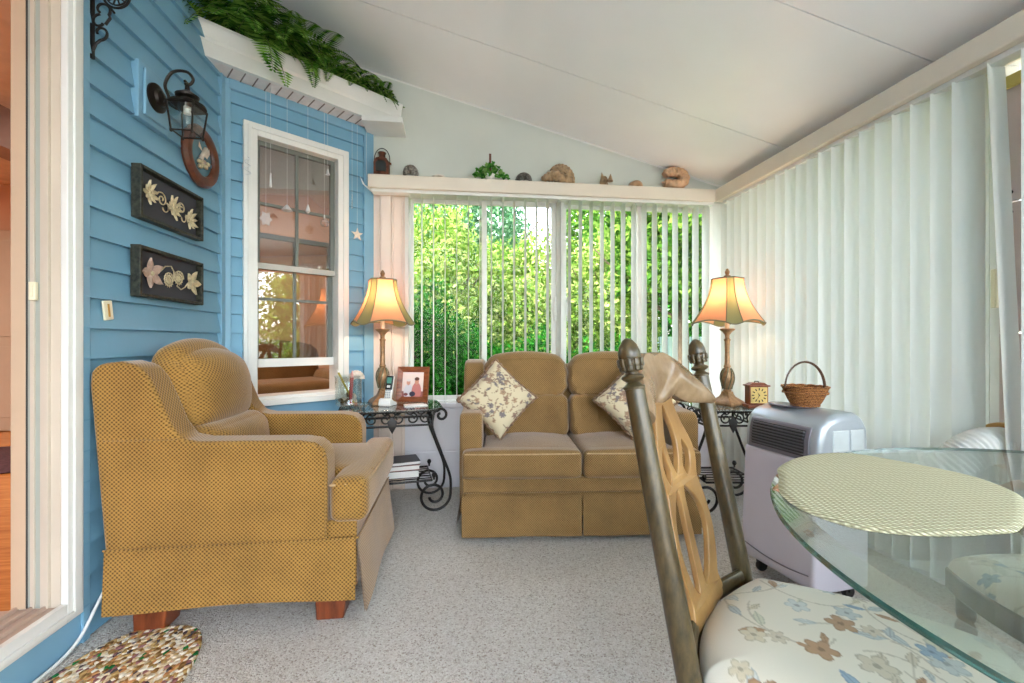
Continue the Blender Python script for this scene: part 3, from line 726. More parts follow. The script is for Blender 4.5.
for k in (0, 1):
    c0 = .372 if k == 0 else LW - .372
    m = MB(); cushion(m, (c0, .34, .405), (.262, .325, .070), .03, (0, .005, .02)); ex = .316 if k == 0 else LW - .316
    cushion(m, (ex, .055, .403), (.316, .064, .073), .03, (0, .012, .006))
    o = m.build('seat_cushion', M_sofa2, lo_)
    MB().tube([(ex - .30, -.002, .462), (ex - .15, -.014, .464), (ex, -.018, .465), (ex + .15, -.014, .464), (ex + .30, -.002, .462)], .004).build('piping', M_pipe, o)
    cb = .366 if k == 0 else LW - .366
    m = MB(); cushion(m, (cb, .53, .825), (.268, .085, .125), .08, (0, -.05, .02), fn=lambda v, p: (v.x + .004 * sin(p[2] * 9), v.y + .16 * v.z + .007 * sin(p[0] * 17 + p[2]) * (p[1] < 0) * max(0, -p[2] + .15), v.z + .018 * (1 - p[0] ** 2) * (p[2] > 0)))
    m.build('back_cushion', M_sofa2, lo_)
    m = MB(); cushion(m, (cb, .475, .59), (.266, .08, .13), .055, (0, -.045, 0), fn=lambda v, p: (v.x, v.y + .16 * v.z + .010 * sin(p[0] * 15 + 1.5 * p[2]) * (p[1] < 0) * (1 - .5 * abs(p[2])), v.z))
    m.build('back_cushion', M_sofa2, lo_)
skirtpanel((.0, .016, 0), (LW / 2 - .004, .016, 0), (0, -1, 0), .028, .240, .010, .003).build('skirt', M_sofa2, lo_)
skirtpanel((LW / 2 + .004, .016, 0), (LW, .016, 0), (0, -1, 0), .028, .240, .010, .003).build('skirt', M_sofa2, lo_)
skirtpanel((-.004, .76, 0), (-.004, .03, 0), (-1, 0, 0), .03, .252, .035, .006).build('skirt', M_sofa2, lo_)
skirtpanel((LW + .004, .03, 0), (LW + .004, .76, 0), (1, 0, 0), .03, .252, .035, .006).build('skirt', M_sofa2, lo_)
for x in (.08, LW - .08):
    for y in (.10, .68): MB().cbox((x, y, .065), (.03, .03, .065)).build('foot', M_cherry, lo_, bevel=.005)

# ------------------------------------------------------------------ floral cloth
def floral(xy, base, seed, span, density, palette, vine, scale=1.0):
    R = random.Random(seed); xy = np.asarray(xy); out = np.tile(np.array(base), (len(xy), 1))
    X, Y = xy[:, 0], xy[:, 1]
    def put(mask, c): out[mask] = c
    for k in range(int(density * 6)):
        x0 = R.uniform(-span, span); y0 = R.uniform(-span, span); a = R.uniform(0, 6.28); pts = []
        cur = R.choice((-1, 1)) * R.uniform(8, 22) / scale
        for i in range(26):
            pts.append((x0, y0)); a += cur * .006; cur *= 1.03; x0 += cos(a) * .0075 * scale; y0 += sin(a) * .0075 * scale
        for (px, py), (qx, qy) in zip(pts[:-1], pts[1:]):
            dx, dy = qx - px, qy - py; L2 = dx * dx + dy * dy
            t = np.clip(((X - px) * dx + (Y - py) * dy) / L2, 0, 1)
            put(((X - px - t * dx) ** 2 + (Y - py - t * dy) ** 2) < (.0016 * scale) ** 2, vine)
        for i in range(4, 26, 6):
            px, py = pts[i]; th = R.uniform(0, 6.28); L = R.uniform(.012, .022) * scale; c = R.choice(palette)
            u = (X - px) * cos(th) + (Y - py) * sin(th) - L; v = -(X - px) * sin(th) + (Y - py) * cos(th)
            wd = L * .38 * np.clip(1 - (u / L) ** 2, 0, 1)
            put((np.abs(v) < wd) & (np.abs(u) < L), c); put((np.abs(v) < wd) & (np.abs(u) < L) & (np.abs(v) > wd * .72), [q_ * .75 for q_ in c]); put((np.abs(v) < .0009 * scale) & (np.abs(u) < L), [q_ * .7 for q_ in c])
    for k in range(int(density * 5)):
        cx = R.uniform(-span, span); cy = R.uniform(-span, span); r0 = R.uniform(.014, .026) * scale; n = R.choice((5, 5, 6)); ph = R.uniform(0, 6); c = R.choice(palette)
        r = np.hypot(X - cx, Y - cy); th = np.arctan2(Y - cy, X - cx); e = r0 * (.55 + .45 * np.abs(np.cos(n * (th + ph) / 2)))
        put(r < e, [q_ * .78 for q_ in c]); put(r < e * .86, c); put((r < e * .86) & (np.abs(np.cos(n * (th + ph) / 2)) < .12), [q_ * .8 for q_ in c]); put(r < r0 * .2, [q_ * .6 for q_ in c])
    return np.concatenate([out, np.ones((len(xy), 1))], axis=1)
def paint_np(o, rgba):
    ca = o.data.color_attributes.new(name='Col', type='FLOAT_COLOR', domain='POINT'); ca.data.foreach_set('color', np.ascontiguousarray(rgba, dtype=np.float32).ravel())
M_floral = painted('floral_cloth')
L3 = lambda r, g, b: list(srgb(r, g, b)[:3])
def pillow(lab, loc, rz, lean, seed):
    r = thing('throw_pillow', lab, 'pillow', loc, rz, None)
    R0 = Matrix.Rotation(lean, 4, 'X') @ Matrix.Rotation(pi / 4, 4, 'Y'); n = 64; a = .165
    def sh(u, v, s):
        x = (2 * u - 1); z = (2 * v - 1); e = 1 - .07 * (1 - x * x) * abs(z) ** 2; f = 1 - .07 * (1 - z * z) * abs(x) ** 2
        th = .058 * sqrt(max(0, (1 - x ** 4) * (1 - z ** 4))); return (x * a * f, s * th, z * a * e)
    m = MB(); m.grid(lambda u, v: sh(u, v, -1), n, n, M=R0); m.grid(lambda u, v: sh(u, v, 1), n, n, M=R0)
    o = m.build('cover', M_floral, r, angle=60)
    uv = [((2 * (i % n) / (n - 1) - 1) * a, (2 * (i // n) / (n - 1) - 1) * a) for i in range(n * n)] * 2
    paint_np(o, floral(uv, L3(200, 184, 152), seed, .16, 4.6, [L3(140, 112, 94), L3(122, 110, 108), L3(160, 130, 104)], L3(128, 104, 88), .85))
    m = MB(); pts = []
    for (p, q_) in (((0, 0), (1, 0)), ((1, 0), (1, 1)), ((1, 1), (0, 1)), ((0, 1), (0, 0))):
        for i in range(24):
            t = i / 24; c = sh(p[0] + (q_[0] - p[0]) * t, p[1] + (q_[1] - p[1]) * t, 0); k = len(pts); pts.append((c[0] * 1.02, .006 * sin(k * 1.9), c[2] * 1.02))
    m.tube(pts, [.008 + .0035 * sin(i * 2.4) for i in range(len(pts))], 8, closed=True, M=R0)
    m.build('fringe', plain('twisted_cord', (150, 118, 92), .9, var=.3, nscale=90, bump=.8, bscale=200), r); return r
pillow('floral cream pillow standing on its corner against the left arm of the loveseat', W(-.083, 2.58, .715), -YAW + radians(14), radians(-16), 3)
pillow('floral cream pillow at the right end of the loveseat, partly behind the wooden chair', W(.715, 2.56, .705), -YAW + radians(-10), radians(-16), 9)

# ================================================================== DINING CHAIR
dc = thing('dining_chair', 'carved wooden dining chair with acorn finials and pale floral seat, at the glass table', 'chair', W(.307, .76), atan2(.771, .637) - YAW)
CWD = .408; LEAN = .20
def pb(z): return LEAN * (z - .46) if z > .46 else .05 * ((.46 - z) / .46) ** 2
for x in (0, CWD):
    m = MB(); zs = [0, .1, .25, .40, .46, .55, .65, .75, .85, .93, .962]
    m.tube([(x, pb(z), z) for z in zs], [.015, .017, .019, .021, .022, .0215, .021, .020, .019, .0185, .018], 16)
    o = m.build('back_post', M_post, dc)
    T = Matrix.Translation((x, pb(.962), .958)) @ Matrix.Rotation(-LEAN * .8, 4, 'X')
    fz = [(0, 0), (.013, 0), (.020, .004), (.021, .008), (.014, .012), (.011, .016), (.018, .020), (.0215, .024), (.0195, .028), (.013, .031), (.012, .035), (.0175, .041), (.0215, .050), (.0225, .056), (.0205, .060), (.0215, .063), (.0205, .074), (.0165, .086), (.010, .095), (.004, .099), (0, .0995)]
    MB().lathe(fz, 24, M=T, cap=False).build('finial', M_post, o)
    m = MB()
    for ring, (rr, zz, cnt) in enumerate([(.0195, .045, 9), (.0225, .053, 10)]):
        for k in range(cnt):
            a = 2 * pi * (k + .5 * ring) / cnt
            m.rbox((0, 0, 0), (.0045, .0025, .008), .0025, 4, M=T @ Matrix.Translation((rr * cos(a), rr * sin(a), zz)) @ Matrix.Rotation(a + pi / 2, 4, 'Z'))
    m.build('carving', M_post, o)
# crest rail
def crest(u, v, s):
    x = .012 + (CWD - .024) * u; e = sin(pi * u)
    top = .925 + .105 * e ** .75 - .012 * math.exp(-((u - .5) / .07) ** 2); bot = .893 + .035 * e - .030 * abs(sin(3 * pi * u)) * e * .7
    z = bot + (top - bot) * v
    bow = .045 * e ** 1.2; th = .011 + .004 * sin(pi * v)
    rel = .0
    if s < 0:
        cre = .52 + .16 * sin(3.2 * v - .8); rel = .010 / (1 + math.exp(-(u - cre) / .012)) * sin(pi * min(1, v * 1.1)) ** .5 + .006 * sin(pi * v)
        rel += .004 * sin(9 * u + 3 * v)
    return (x, pb(z) + bow + s * th - rel, z)
m = MB(); nu, nv = 70, 26
m.grid(lambda u, v: crest(u, v, -1), nu, nv); m.grid(lambda u, v: crest(1 - u, v, 1), nu, nv)
m.grid(lambda u, v: crest(u, 1, -1 + 2 * v), nu, 3); m.grid(lambda u, v: crest(u, 0, 1 - 2 * v), nu, 3)
m.grid(lambda u, v: crest(0, v, 1 - 2 * u), 3, nv); m.grid(lambda u, v: crest(1, v, -1 + 2 * u), 3, nv)
m.build('crest_rail', M_crest, dc, angle=50)
# pierced splat: filled 2-D outline with holes
def spline2d(cv, pts):
    s = cv.splines.new('POLY'); s.points.add(len(pts) - 1); s.use_cyclic_u = True
    for p, (x, y) in zip(s.points, pts): p.co = (x, y, 0, 1)
def smooth_loop(pts, n=10):
    out = []; P = [Vector((x, y, 0)) for x, y in pts]; m_ = len(P)
    for i in range(m_):
        a, b_, c, d = P[i - 1], P[i], P[(i + 1) % m_], P[(i + 2) % m_]
        for k in range(n):
            t = k / n; q_ = 0.5 * ((2 * b_) + (c - a) * t + (2 * a - 5 * b_ + 4 * c - d) * t * t + (3 * b_ - a - 3 * c + d) * t ** 3); out.append((q_.x, q_.y))
    return out
cv = bpy.data.curves.new('splat_outline', 'CURVE'); cv.dimensions = '2D'; cv.fill_mode = 'BOTH'; cv.extrude = .004; cv.bevel_depth = .0025; cv.bevel_resolution = 2
half = [(.055, .945), (.056, .905), (.074, .86), (.100, .81), (.103, .775), (.092, .735), (.104, .69), (.110, .63), (.102, .575), (.086, .53), (.080, .478)]
spline2d(cv, smooth_loop([(x, z) for x, z in half] + [(-x, z) for x, z in half[::-1]], 6))
for hole in ([(0, .908), (.018, .875), (.034, .83), (.024, .785), (0, .755), (-.024, .785), (-.034, .83), (-.018, .875)],
             [(.058, .825), (.082, .795), (.076, .765), (.052, .742), (.036, .768), (.048, .795)],
             [(-.058, .825), (-.082, .795), (-.076, .765), (-.052, .742), (-.036, .768), (-.048, .795)],
             [(.014, .725), (.046, .715), (.080, .675), (.088, .62), (.066, .565), (.040, .530), (.018, .525), (.013, .60)],
             [(-.014, .725), (-.046, .715), (-.080, .675), (-.088, .62), (-.066, .565), (-.040, .530), (-.018, .525), (-.013, .60)]):
    spline2d(cv, smooth_loop(hole, 8))
tmp = bpy.data.objects.new('splat_tmp', cv); COL.objects.link(tmp)
dg = bpy.context.evaluated_depsgraph_get(); dg.update()
me = bpy.data.meshes.new_from_object(tmp.evaluated_get(dg)); bpy.data.objects.remove(tmp)
for v in me.vertices:
    x, z, t = v.co.x, v.co.y, v.co.z; v.co = (x + CWD / 2, pb(z) + .028 + .015 * (z - .49) / .45 + t - .9 * x * x, z)
me.name = 'splat'; me.materials.clear(); me.materials.append(M_splat); sp_ = bpy.data.objects.new('splat', me); COL.objects.link(sp_); sp_.parent = dc
m = MB()
def lowrail(u, v):
    a = 2 * pi * v; e = sin(pi * u); return (.012 + (CWD - .024) * u, pb(.48) + .035 * e + .012 * cos(a), .478 + .004 * e + .022 * sin(a))
m.grid(lowrail, 24, 13); m.build('lower_rail', M_post, dc)
# seat
def seatshape(u, v, grow=0.0):
    a, b_ = 2 * u - 1, 2 * v - 1                      # square -> rounded square
    k = .42; x = a * sqrt(max(0, 1 - k * b_ * b_ / 1.25)); y = b_ * sqrt(max(0, 1 - k * a * a / 1.25))
    wd = .214 + .045 * (1 - (y + 1) / 2)
    return (CWD / 2 + x * (wd + grow) * 1.08, -.225 + y * (.252 + grow)), max(abs(a), abs(b_))
m = MB(); n = 190
def seattop(u, v):
    (x, y), e = seatshape(u, v); return (x, y, .458 + .052 * (1 - e ** 6) ** .6)
m.grid(seattop, n, n)
so = m.build('seat_cushion', M_floral, dc, angle=70)
uv = [(v.co.x - .2, v.co.y + .25) for v in so.data.vertices]
rgba = floral(uv, L3(226, 216, 198), 21, .27, 4.6, [L3(206, 192, 168), L3(206, 206, 198), L3(180, 142, 106), L3(146, 164, 178), L3(212, 198, 170), L3(190, 192, 186), L3(208, 204, 180)], L3(196, 184, 164), 1.25)
paint_np(so, rgba)
m = MB(); ring = []
for i in range(60):
    t = i / 60 * 4; k = int(t); f = t - k; u, v = [(f, 0), (1, f), (1 - f, 1), (0, 1 - f)][k]; ring.append(seatshape(u, v, .006)[0])
m.prism(ring, .405, .460, 'z'); m.build('seat_frame', M_post, dc, bevel=.006)
for x, y in ((.02, -.425), (CWD - .02, -.425)):
    MB().lathe([(0, 0), (.014, 0), (.016, .03), (.012, .05), (.017, .20), (.021, .33), (.015, .345), (.019, .36), (.019, .42), (0, .42)], 16, c=(x, y, 0), cap=False).build('front_leg', M_post, dc)

# second chair of the set across the table, mostly seen through the glass
d2 = dc.copy(); COL.objects.link(d2); d2.location = W(1.57, 1.13); d2.rotation_euler = (0, 0, -pi / 2 - YAW)
d2['label'] = 'second dining chair with floral seat seen through the glass on the right'; dc['group'] = d2['group'] = 'carved dining chairs at the glass table'
for ch in list(dc.children):
    c2 = ch.copy(); COL.objects.link(c2); c2.parent = d2
    for g2 in list(ch.children):
        c3 = g2.copy(); COL.objects.link(c3); c3.parent = c2
        for g4 in list(g2.children): c4 = g4.copy(); COL.objects.link(c4); c4.parent = c3
# ================================================================== GLASS TABLE
TC = (1.11, .52)
gt = thing('dining_table', 'clear round dining table of thick greenish glass, bottom right', 'table', W(TC[0], TC[1]), -YAW)
top = MB().lathe([(0, .749), (.690, .749), (.690, .750), (.657, .7655), (.655, .766), (0, .766)], 128, cap=False).build('glass_top', M_tableglass, gt, angle=20)
M_edge = NT('green_glass_edge'); b = M_edge.bsdf(.08, 0, .8); b.inputs['Base Color'].default_value = srgb(40, 96, 88); b.inputs['Transmission Weight'].default_value = .45; M_edge = M_edge.m
MB().lathe([(.688, .7475), (.6935, .7485), (.6945, .7535), (.6925, .7572)], 160, cap=False).build('dark_edge', M_edge, gt)
MB().lathe([(.6925, .7574), (.6915, .7580), (.657, .7664)], 160, cap=False).build('bevel', glassy('bevel_glass', (.90, .97, .94), .22), gt)
M_tw = wood('table_base_wood', (110, 80, 46), (168, 128, 82), 6.0, (2, 2, 4), .3)
MB().lathe([(0, .0), (.14, .0), (.15, .02), (.10, .05), (.06, .09), (.045, .2), (.07, .32), (.085, .42), (.05, .52), (.04, .60), (.06, .66), (.10, .70), (0, .72)], 32, cap=False).build('pedestal', M_tw, gt)
for k in range(4):
    a = radians(100 + 90 * k)
    pts = [(0.04, 0, .22), (.16, 0, .27), (.28, 0, .20), (.38, 0, .06), (.46, 0, .03)]
    MB().tube(bez(pts, 24), .03, 10, M=Matrix.Rotation(a, 4, 'Z'), flat=1.3).build('foot', M_tw, gt)
    pts = [(0.04, 0, .56), (.14, 0, .55), (.26, 0, .60), (.36, 0, .69), (.42, 0, .735)]
    MB().tube(bez(pts, 24), .026, 10, M=Matrix.Rotation(a, 4, 'Z'), flat=1.5).build('bracket', M_tw, gt)
    MB().lathe([(0, .728), (.022, .728), (.022, .7485), (0, .7485)], 16, c=(.42 * cos(a), .42 * sin(a), 0), cap=False).build('rubber_pad', M_clear, gt)
# woven placemat
pm = [(.555, .915), (.60, .99), (.70, 1.075), (.80, 1.115), (.865, 1.105), (.92, 1.03), (.965, .93), (.95, .84), (.90, .77), (.77, .665), (.70, .645), (.60, .64), (.52, .665), (.487, .735), (.50, .82)]
m = MB(); loop = smooth_loop(pm, 8); cx, cy = .74, .86; rings = 26; vs = []; fs = []
for j in range(rings + 1):
    f = j / rings
    for (x, y) in loop:
        vs.append((cx + (x - cx) * f - TC[0], cy + (y - cy) * f - TC[1], .7705 if j < rings - 1 else (.7700 if j < rings else .7668)))
n = len(loop)
for j in range(rings):
    for i in range(n): i2 = (i + 1) % n; fs.append((j * n + i, j * n + i2, (j + 1) * n + i2, (j + 1) * n + i))
q = NT('woven_placemat_fibre'); b = q.bsdf(.85, 0, .2)
mp = q.n('ShaderNodeMapping'); q.l(q.coord(), mp.inputs[0]); mp.inputs['Rotation'].default_value = (0, 0, radians(-35))
sp = q.n('ShaderNodeSeparateXYZ'); q.l(mp.outputs[0], sp.inputs[0])
fx = q.math('SINE', q.math('MULTIPLY', sp.outputs[0], 2 * pi / .017)); fy = q.math('SINE', q.math('MULTIPLY', sp.outputs[1], 2 * pi / .013))
hgt = q.math('ADD', q.math('ADD', q.math('ABSOLUTE', fx), q.math('MULTIPLY', q.math('MULTIPLY', fx, fy), .5)), q.math('MULTIPLY', q.noise(300, 2), .6))
q.l(q.ramp(q.math('MULTIPLY', hgt, .55), [(.12, srgb(124, 118, 88)), (.5, srgb(186, 180, 148)), (.95, srgb(212, 206, 176))]), b.inputs['Base Color']); q.bump(b, hgt, .8, .003)
pmo = MB().add([(x + TC[0], y + TC[1], z) for x, y, z in vs], fs)
pmo.v = [tuple(W(x, y, z)) for x, y, z in pmo.v]
tag(pmo.build('placemat', q.m), 'oval pale green-beige woven placemat on the glass table', 'placemat')

# ================================================================== IRON SIDE TABLES
def iron_table(label, loc, rz, hx, hy, legx=None):
    r = thing('side_table', label, 'table', loc, rz, None)
    c = .05
    oct_ = [(-hx + c, -hy), (hx - c, -hy), (hx, -hy + c), (hx, hy - c), (hx - c, hy), (-hx + c, hy), (-hx, hy - c), (-hx, -hy + c)]
    MB().prism(oct_, .640, .650, 'z').build('glass_top', M_tableglass, r, bevel=.002)
    lx = hx * .78; ly = hy * .72
    m = MB()
    for z in (.628, .545): m.tube([(-lx, -ly, z), (lx, -ly, z), (lx, ly, z), (-lx, ly, z)], .007, 8, closed=True)
    m.build('apron_frame', M_iron, r)
    for sx in (-1, 1):
        for sy in (-1, 1):
            top = spiral((lx + .055, .600), .012, .046, radians(-250), radians(180), 22)
            mid = bez([(lx + .009, 0, .60), (lx + .004, 0, .52), (lx + .06, 0, .36), (lx + .11, 0, .22), (lx + .113, 0, .115)], 20)[1:]
            bot = spiral((lx + .012, .112), .101, .030, 0, radians(-520), 40)
            pts = [(sx * p[0], sy * ly, p[2]) for p in list(top) + [tuple(v) for v in mid] + list(bot)[1:]]
            MB().tube(pts, .0085, 8).build('leg', M_iron, r)
            MB().lathe([(0, -.016), (.009, -.014), (.015, 0), (.009, .014), (0, .016)], 12, c=(sx * (lx + .012), sy * ly, .238), cap=False).lathe([(.006, 0), (.006, .02), (.004, .03)], 8, c=(sx * (lx + .012), sy * ly, .208)).build('finial_ball', M_iron, r)
    def cscroll(cx, s, f):
        a = list(spiral((cx, .587), .034, .010, radians(90), radians(90 + s * 470), 26))
        return [f(p[0], p[2]) for p in a]
    n = max(2, int(round(lx * 2 / .085)))
    for sy in (-1, 1):
        for i in range(n):
            cx = -lx + (i + .5) * 2 * lx / n
            MB().tube(cscroll(cx, 1 if i % 2 else -1, lambda a, b_: (a, sy * ly, b_)), .005, 6).build('scroll', M_iron, r)
    for sx in (-1, 1):
        for i in range(3):
            cx = -ly + (i + .5) * 2 * ly / 3
            MB().tube(cscroll(cx, 1 if i % 2 else -1, lambda a, b_: (sx * lx, a, b_)), .005, 6).build('scroll', M_iron, r)
    MB().add([(0, -ly - .006, .60), (-.028, -ly - .008, .575), (-.022, -ly - .012, .54), (0, -ly - .008, .50), (.022, -ly - .012, .54), (.028, -ly - .008, .575), (0, -ly - .018, .56)],
             [(6, 0, 1), (6, 1, 2), (6, 2, 3), (6, 3, 4), (6, 4, 5), (6, 5, 0), (0, 5, 4, 3, 2, 1)]).build('leaf_pendant', M_iron, r)
    m = MB(); xx = lx + .0
    m.tube([(-xx, -ly, .205), (xx, -ly, .205), (xx, ly, .205), (-xx, ly, .205)], .007, 8, closed=True)
    for i in range(5):
        y = -ly + (i + 1) * 2 * ly / 6; m.tube([(-xx, y, .205), (xx, y, .205)], .004, 6)
    m.build('lower_shelf', M_iron, r); return r
iron_table('scrolled wrought iron table with glass top between the armchair and loveseat', W(-.755, 2.765), -YAW + radians(16), .30, .215)
iron_table('scrolled wrought iron table with glass top in the right corner, behind the air conditioner', W(1.32, 2.79), -YAW, .20, .215)
TZ = .6505
# ------------------------------------------------------------------ lamps
def octa(t, r, ang, wide):
    """octagon with wide and narrow sides"""
    b_ = wide * r; return None
def lamp(label, loc, rz):
    r = thing('table_lamp', label, 'lamp', loc, rz, None)
    base = [(-.07, -.07), (.07, -.07), (.07, .07), (-.07, .07)]
    m = MB()
    lv = [(.078, 0), (.078, .012), (.072, .020), (.058, .034), (.036, .052), (.028, .068), (.024, .085)]
    vs = []; fs = []
    for h, z in lv: vs += [(-h, -h, z), (h, -h, z), (h, h, z), (-h, h, z)]
    for i in range(len(lv) - 1):
        for k in range(4): fs.append((i * 4 + k, i * 4 + (k + 1) % 4, i * 4 + 4 + (k + 1) % 4, i * 4 + 4 + k))
    fs += [(3, 2, 1, 0), tuple(len(lv) * 4 - 4 + k for k in range(4))]
    m.add(vs, fs).build('base', M_lamp, r, bevel=.003)
    MB().lathe([(.02, .08), (.026, .09), (.020, .10), (.024, .115), (.034, .145), (.037, .175), (.032, .205), (.022, .225), (.018, .235), (.022, .242), (.016, .255), (.014, .33), (.016, .40), (.020, .408), (.020, .414), (.013, .42), (.014, .44), (.028, .46), (.044, .472), (.046, .478), (.030, .482), (.0, .482)], 24, cap=False).build('stem', M_lamp, r)
    m = MB()
    for k in range(8):
        a = pi / 4 * k; m.tube(bez([(.026 * cos(a), .026 * sin(a), .10), (.040 * cos(a + .3), .040 * sin(a + .3), .15), (.038 * cos(a + .6), .038 * sin(a + .6), .195), (.022 * cos(a + .8), .022 * sin(a + .8), .23)], 12), .004, 6)
    m.build('leaf_carving', plain('verdigris_leaf', (132, 124, 92), .5, .2, var=.3, nscale=60), r)
    MB().lathe([(.0, .48), (.014, .48), (.014, .55), (.0, .55)], 14, cap=False).build('socket_sleeve', M_ivory, r)
    MB().lathe([(0, .55), (.013, .552), (.016, .565), (.028, .60), (.030, .62), (.022, .643), (0, .652)], 18, cap=False).build('bulb', plain('warm_bulb_glass', (255, 240, 214), .3), r)
    # bell shade: four wide silk panels, four narrow brocade panels
    Z0, Z1 = .52, .795
    def prof(v): t = 1 - v; return .078 + .100 * (t ** 1.9)
    cw = .36
    def corner(k, v):
        R_ = prof(v); c_ = R_ * (1 - cw)      # octagon corners on a square of half-width R_
        P = [(R_, -c_), (R_, c_), (c_, R_), (-c_, R_), (-R_, c_), (-R_, -c_), (-c_, -R_), (c_, -R_)]
        return P[k % 8]
    def panel(k, u, v):
        a = corner(k, v); b_ = corner(k + 1, v); drop = (-.006 + .016 * sin(pi * u) if k % 2 == 0 else -.006 - .012 * sin(pi * u)) * (1 - v) ** 3
        z = Z0 + (Z1 - Z0) * v + drop
        bul = .004 * sin(pi * u) * sin(pi * v)
        x = a[0] + (b_[0] - a[0]) * u; y = a[1] + (b_[1] - a[1]) * u; L = sqrt(x * x + y * y); return (x * (1 + bul / L), y * (1 + bul / L), z)
    silk = MB(); broc = MB()
    for k in range(8): (silk if k % 2 == 0 else broc).grid(lambda u, v: panel(k, u, v), 14, 14)
    sh = silk.build('lamp_shade', M_shade, r, angle=60); broc.build('brocade_panels', M_shadeband, sh, angle=60)
    m = MB()
    lo1 = [panel(k, i / 10, 0) for k in range(8) for i in range(10)]; hi1 = [panel(k, i / 4, 1) for k in range(8) for i in range(4)]
    m.tube(lo1, .0045, 6, closed=True); m.tube(hi1, .0045, 6, closed=True)
    for k in range(8): m.tube([Vector(panel(k, 0, j / 10)) for j in range(11)], .0028, 6)
    m.build('shade_trim', M_trimband, sh)
    MB().tube([(.0, 0, .54), (.03, 0, .58), (.045, 0, .68), (.01, 0, .80), (0, 0, .805)], .002, 6).tube([(.0, 0, .54), (-.03, 0, .58), (-.045, 0, .68), (-.01, 0, .80), (0, 0, .805)], .002, 6).tube([(-.078, 0, .79), (.078, 0, .79)], .002, 6).tube([(0, -.078, .79), (0, .078, .79)], .002, 6).build('harp', M_lamp, r)
    MB().lathe([(0, .79), (.008, .79), (.008, .80), (.020, .806), (.020, .815), (.009, .82), (.013, .83), (.015, .84), (.008, .855), (0, .862)], 14, cap=False).build('finial', M_lamp, r)
    ld = bpy.data.lights.new('lamp_bulb', 'POINT'); ld.energy = 2.1; ld.color = (1, .74, .50); ld.shadow_soft_size = .03
    lo = bpy.data.objects.new('lamp_bulb', ld); COL.objects.link(lo); lo.parent = r; lo.location = (0, 0, .67)
    return r
lamp('lit table lamp with bell shade on the left iron table, before the beige panel', W(-.835, 2.84, TZ), radians(28) - YAW)
lamp('lit table lamp with bell shade in the right corner beside the small clock', W(1.36, 2.78, TZ), radians(30) - YAW)

# ------------------------------------------------------------------ things on the left table
fr = thing('picture_frame', 'brown wooden picture frame with a photo of two people on the left table', 'picture frame', W(-.665, 2.90, TZ + .001), -YAW + radians(-6), rot=(radians(-12), 0, -YAW + radians(-6)))
fw, fh = .108, .235
m = MB()
for (a, b_, c_, d_) in (((-fw, 0), (fw, 0), (fw - .036, .036), (-fw + .036, .036)), ((fw, 0), (fw, fh), (fw - .036, fh - .036), (fw - .036, .036)), ((fw, fh), (-fw, fh), (-fw + .036, fh - .036), (fw - .036, fh - .036)), ((-fw, fh), (-fw, 0), (-fw + .036, .036), (-fw + .036, fh - .036))):
    m.add([(a[0], 0, a[1]), (b_[0], 0, b_[1]), (c_[0], .008, c_[1]), (d_[0], .008, d_[1]), (a[0], .02, a[1]), (b_[0], .02, b_[1]), (c_[0], .02, c_[1]), (d_[0], .02, d_[1])],
          [(0, 1, 2, 3), (7, 6, 5, 4), (0, 4, 5, 1), (2, 6, 7, 3), (1, 5, 6, 2), (3, 7, 4, 0)])
m.build('moulding', M_walnut, fr, smooth=False)
n = 70; m = MB(); m.grid(lambda u, v: ((2 * u - 1) * (fw - .034), .010, .034 + v * (fh - .068)), n, n)
pic = m.build('photo_print', painted('photo_ink', .35, 0, False), fr)
U, V = np.meshgrid(np.linspace(0, 1, n), np.linspace(0, 1, n)); U = U.ravel(); V = V.ravel(); C = np.tile(np.array(L3(226, 206, 196)), (n * n, 1))
def blob(cx, cy, rx, ry, col): C[((U - cx) / rx) ** 2 + ((V - cy) / ry) ** 2 < 1] = L3(*col)
C[V < .22] = L3(150, 96, 92)
blob(.30, .20, .20, .32, (206, 200, 204)); blob(.30, .58, .09, .12, (202, 150, 130)); blob(.30, .66, .09, .05, (214, 204, 198))
blob(.68, .22, .22, .36, (190, 120, 112)); blob(.68, .62, .10, .13, (196, 142, 118)); blob(.68, .72, .11, .07, (90, 64, 56)); blob(.5, .12, .14, .10, (60, 56, 70)); blob(.2, .10, .1, .06, (120, 70, 70))
paint_np(pic, np.concatenate([C, np.ones((n * n, 1))], 1))
MB().box((-.02, .02, .0), (.02, .024, .18)).build('easel_back', M_dark, fr)

ph = thing('cordless_phone', 'white cordless phone with black face standing in its charging cradle', 'phone', W(-.775, 2.74, TZ), -YAW + radians(-12))
MB().prism([(-.045, 0), (.055, 0), (.05, .018), (.015, .028), (-.02, .05), (-.04, .045), (-.05, .01)], -.038, .038, 'x').build('cradle', M_paper, ph, bevel=.005)
Tp = Matrix.Translation((0, .0, .02)) @ Matrix.Rotation(radians(-16), 4, 'X')
MB().rbox((0, 0, .085), (.0235, .012, .085), .010, 8, M=Tp).build('handset', M_paper, ph)
MB().rbox((0, -.008, .122), (.0225, .006, .045), .005, 8, M=Tp).build('face', M_black, ph)
MB().box((-.015, -.0155, .118), (.015, -.0142, .155), Tp).build('screen', plain('lcd_teal', (96, 160, 140), .3), ph)
MB().cbox((0, -.0145, .098), (.011, .002, .008), Tp).build('navigation_key', M_white, ph, bevel=.001)
for i in range(4):
    for j in range(3): MB().cbox(((j - 1) * .0125, -.0125, .072 - i * .0135), (.0045, .0018, .0038), Tp).build('key', plain('grey_key', (150, 156, 160), .5), ph, bevel=.001)

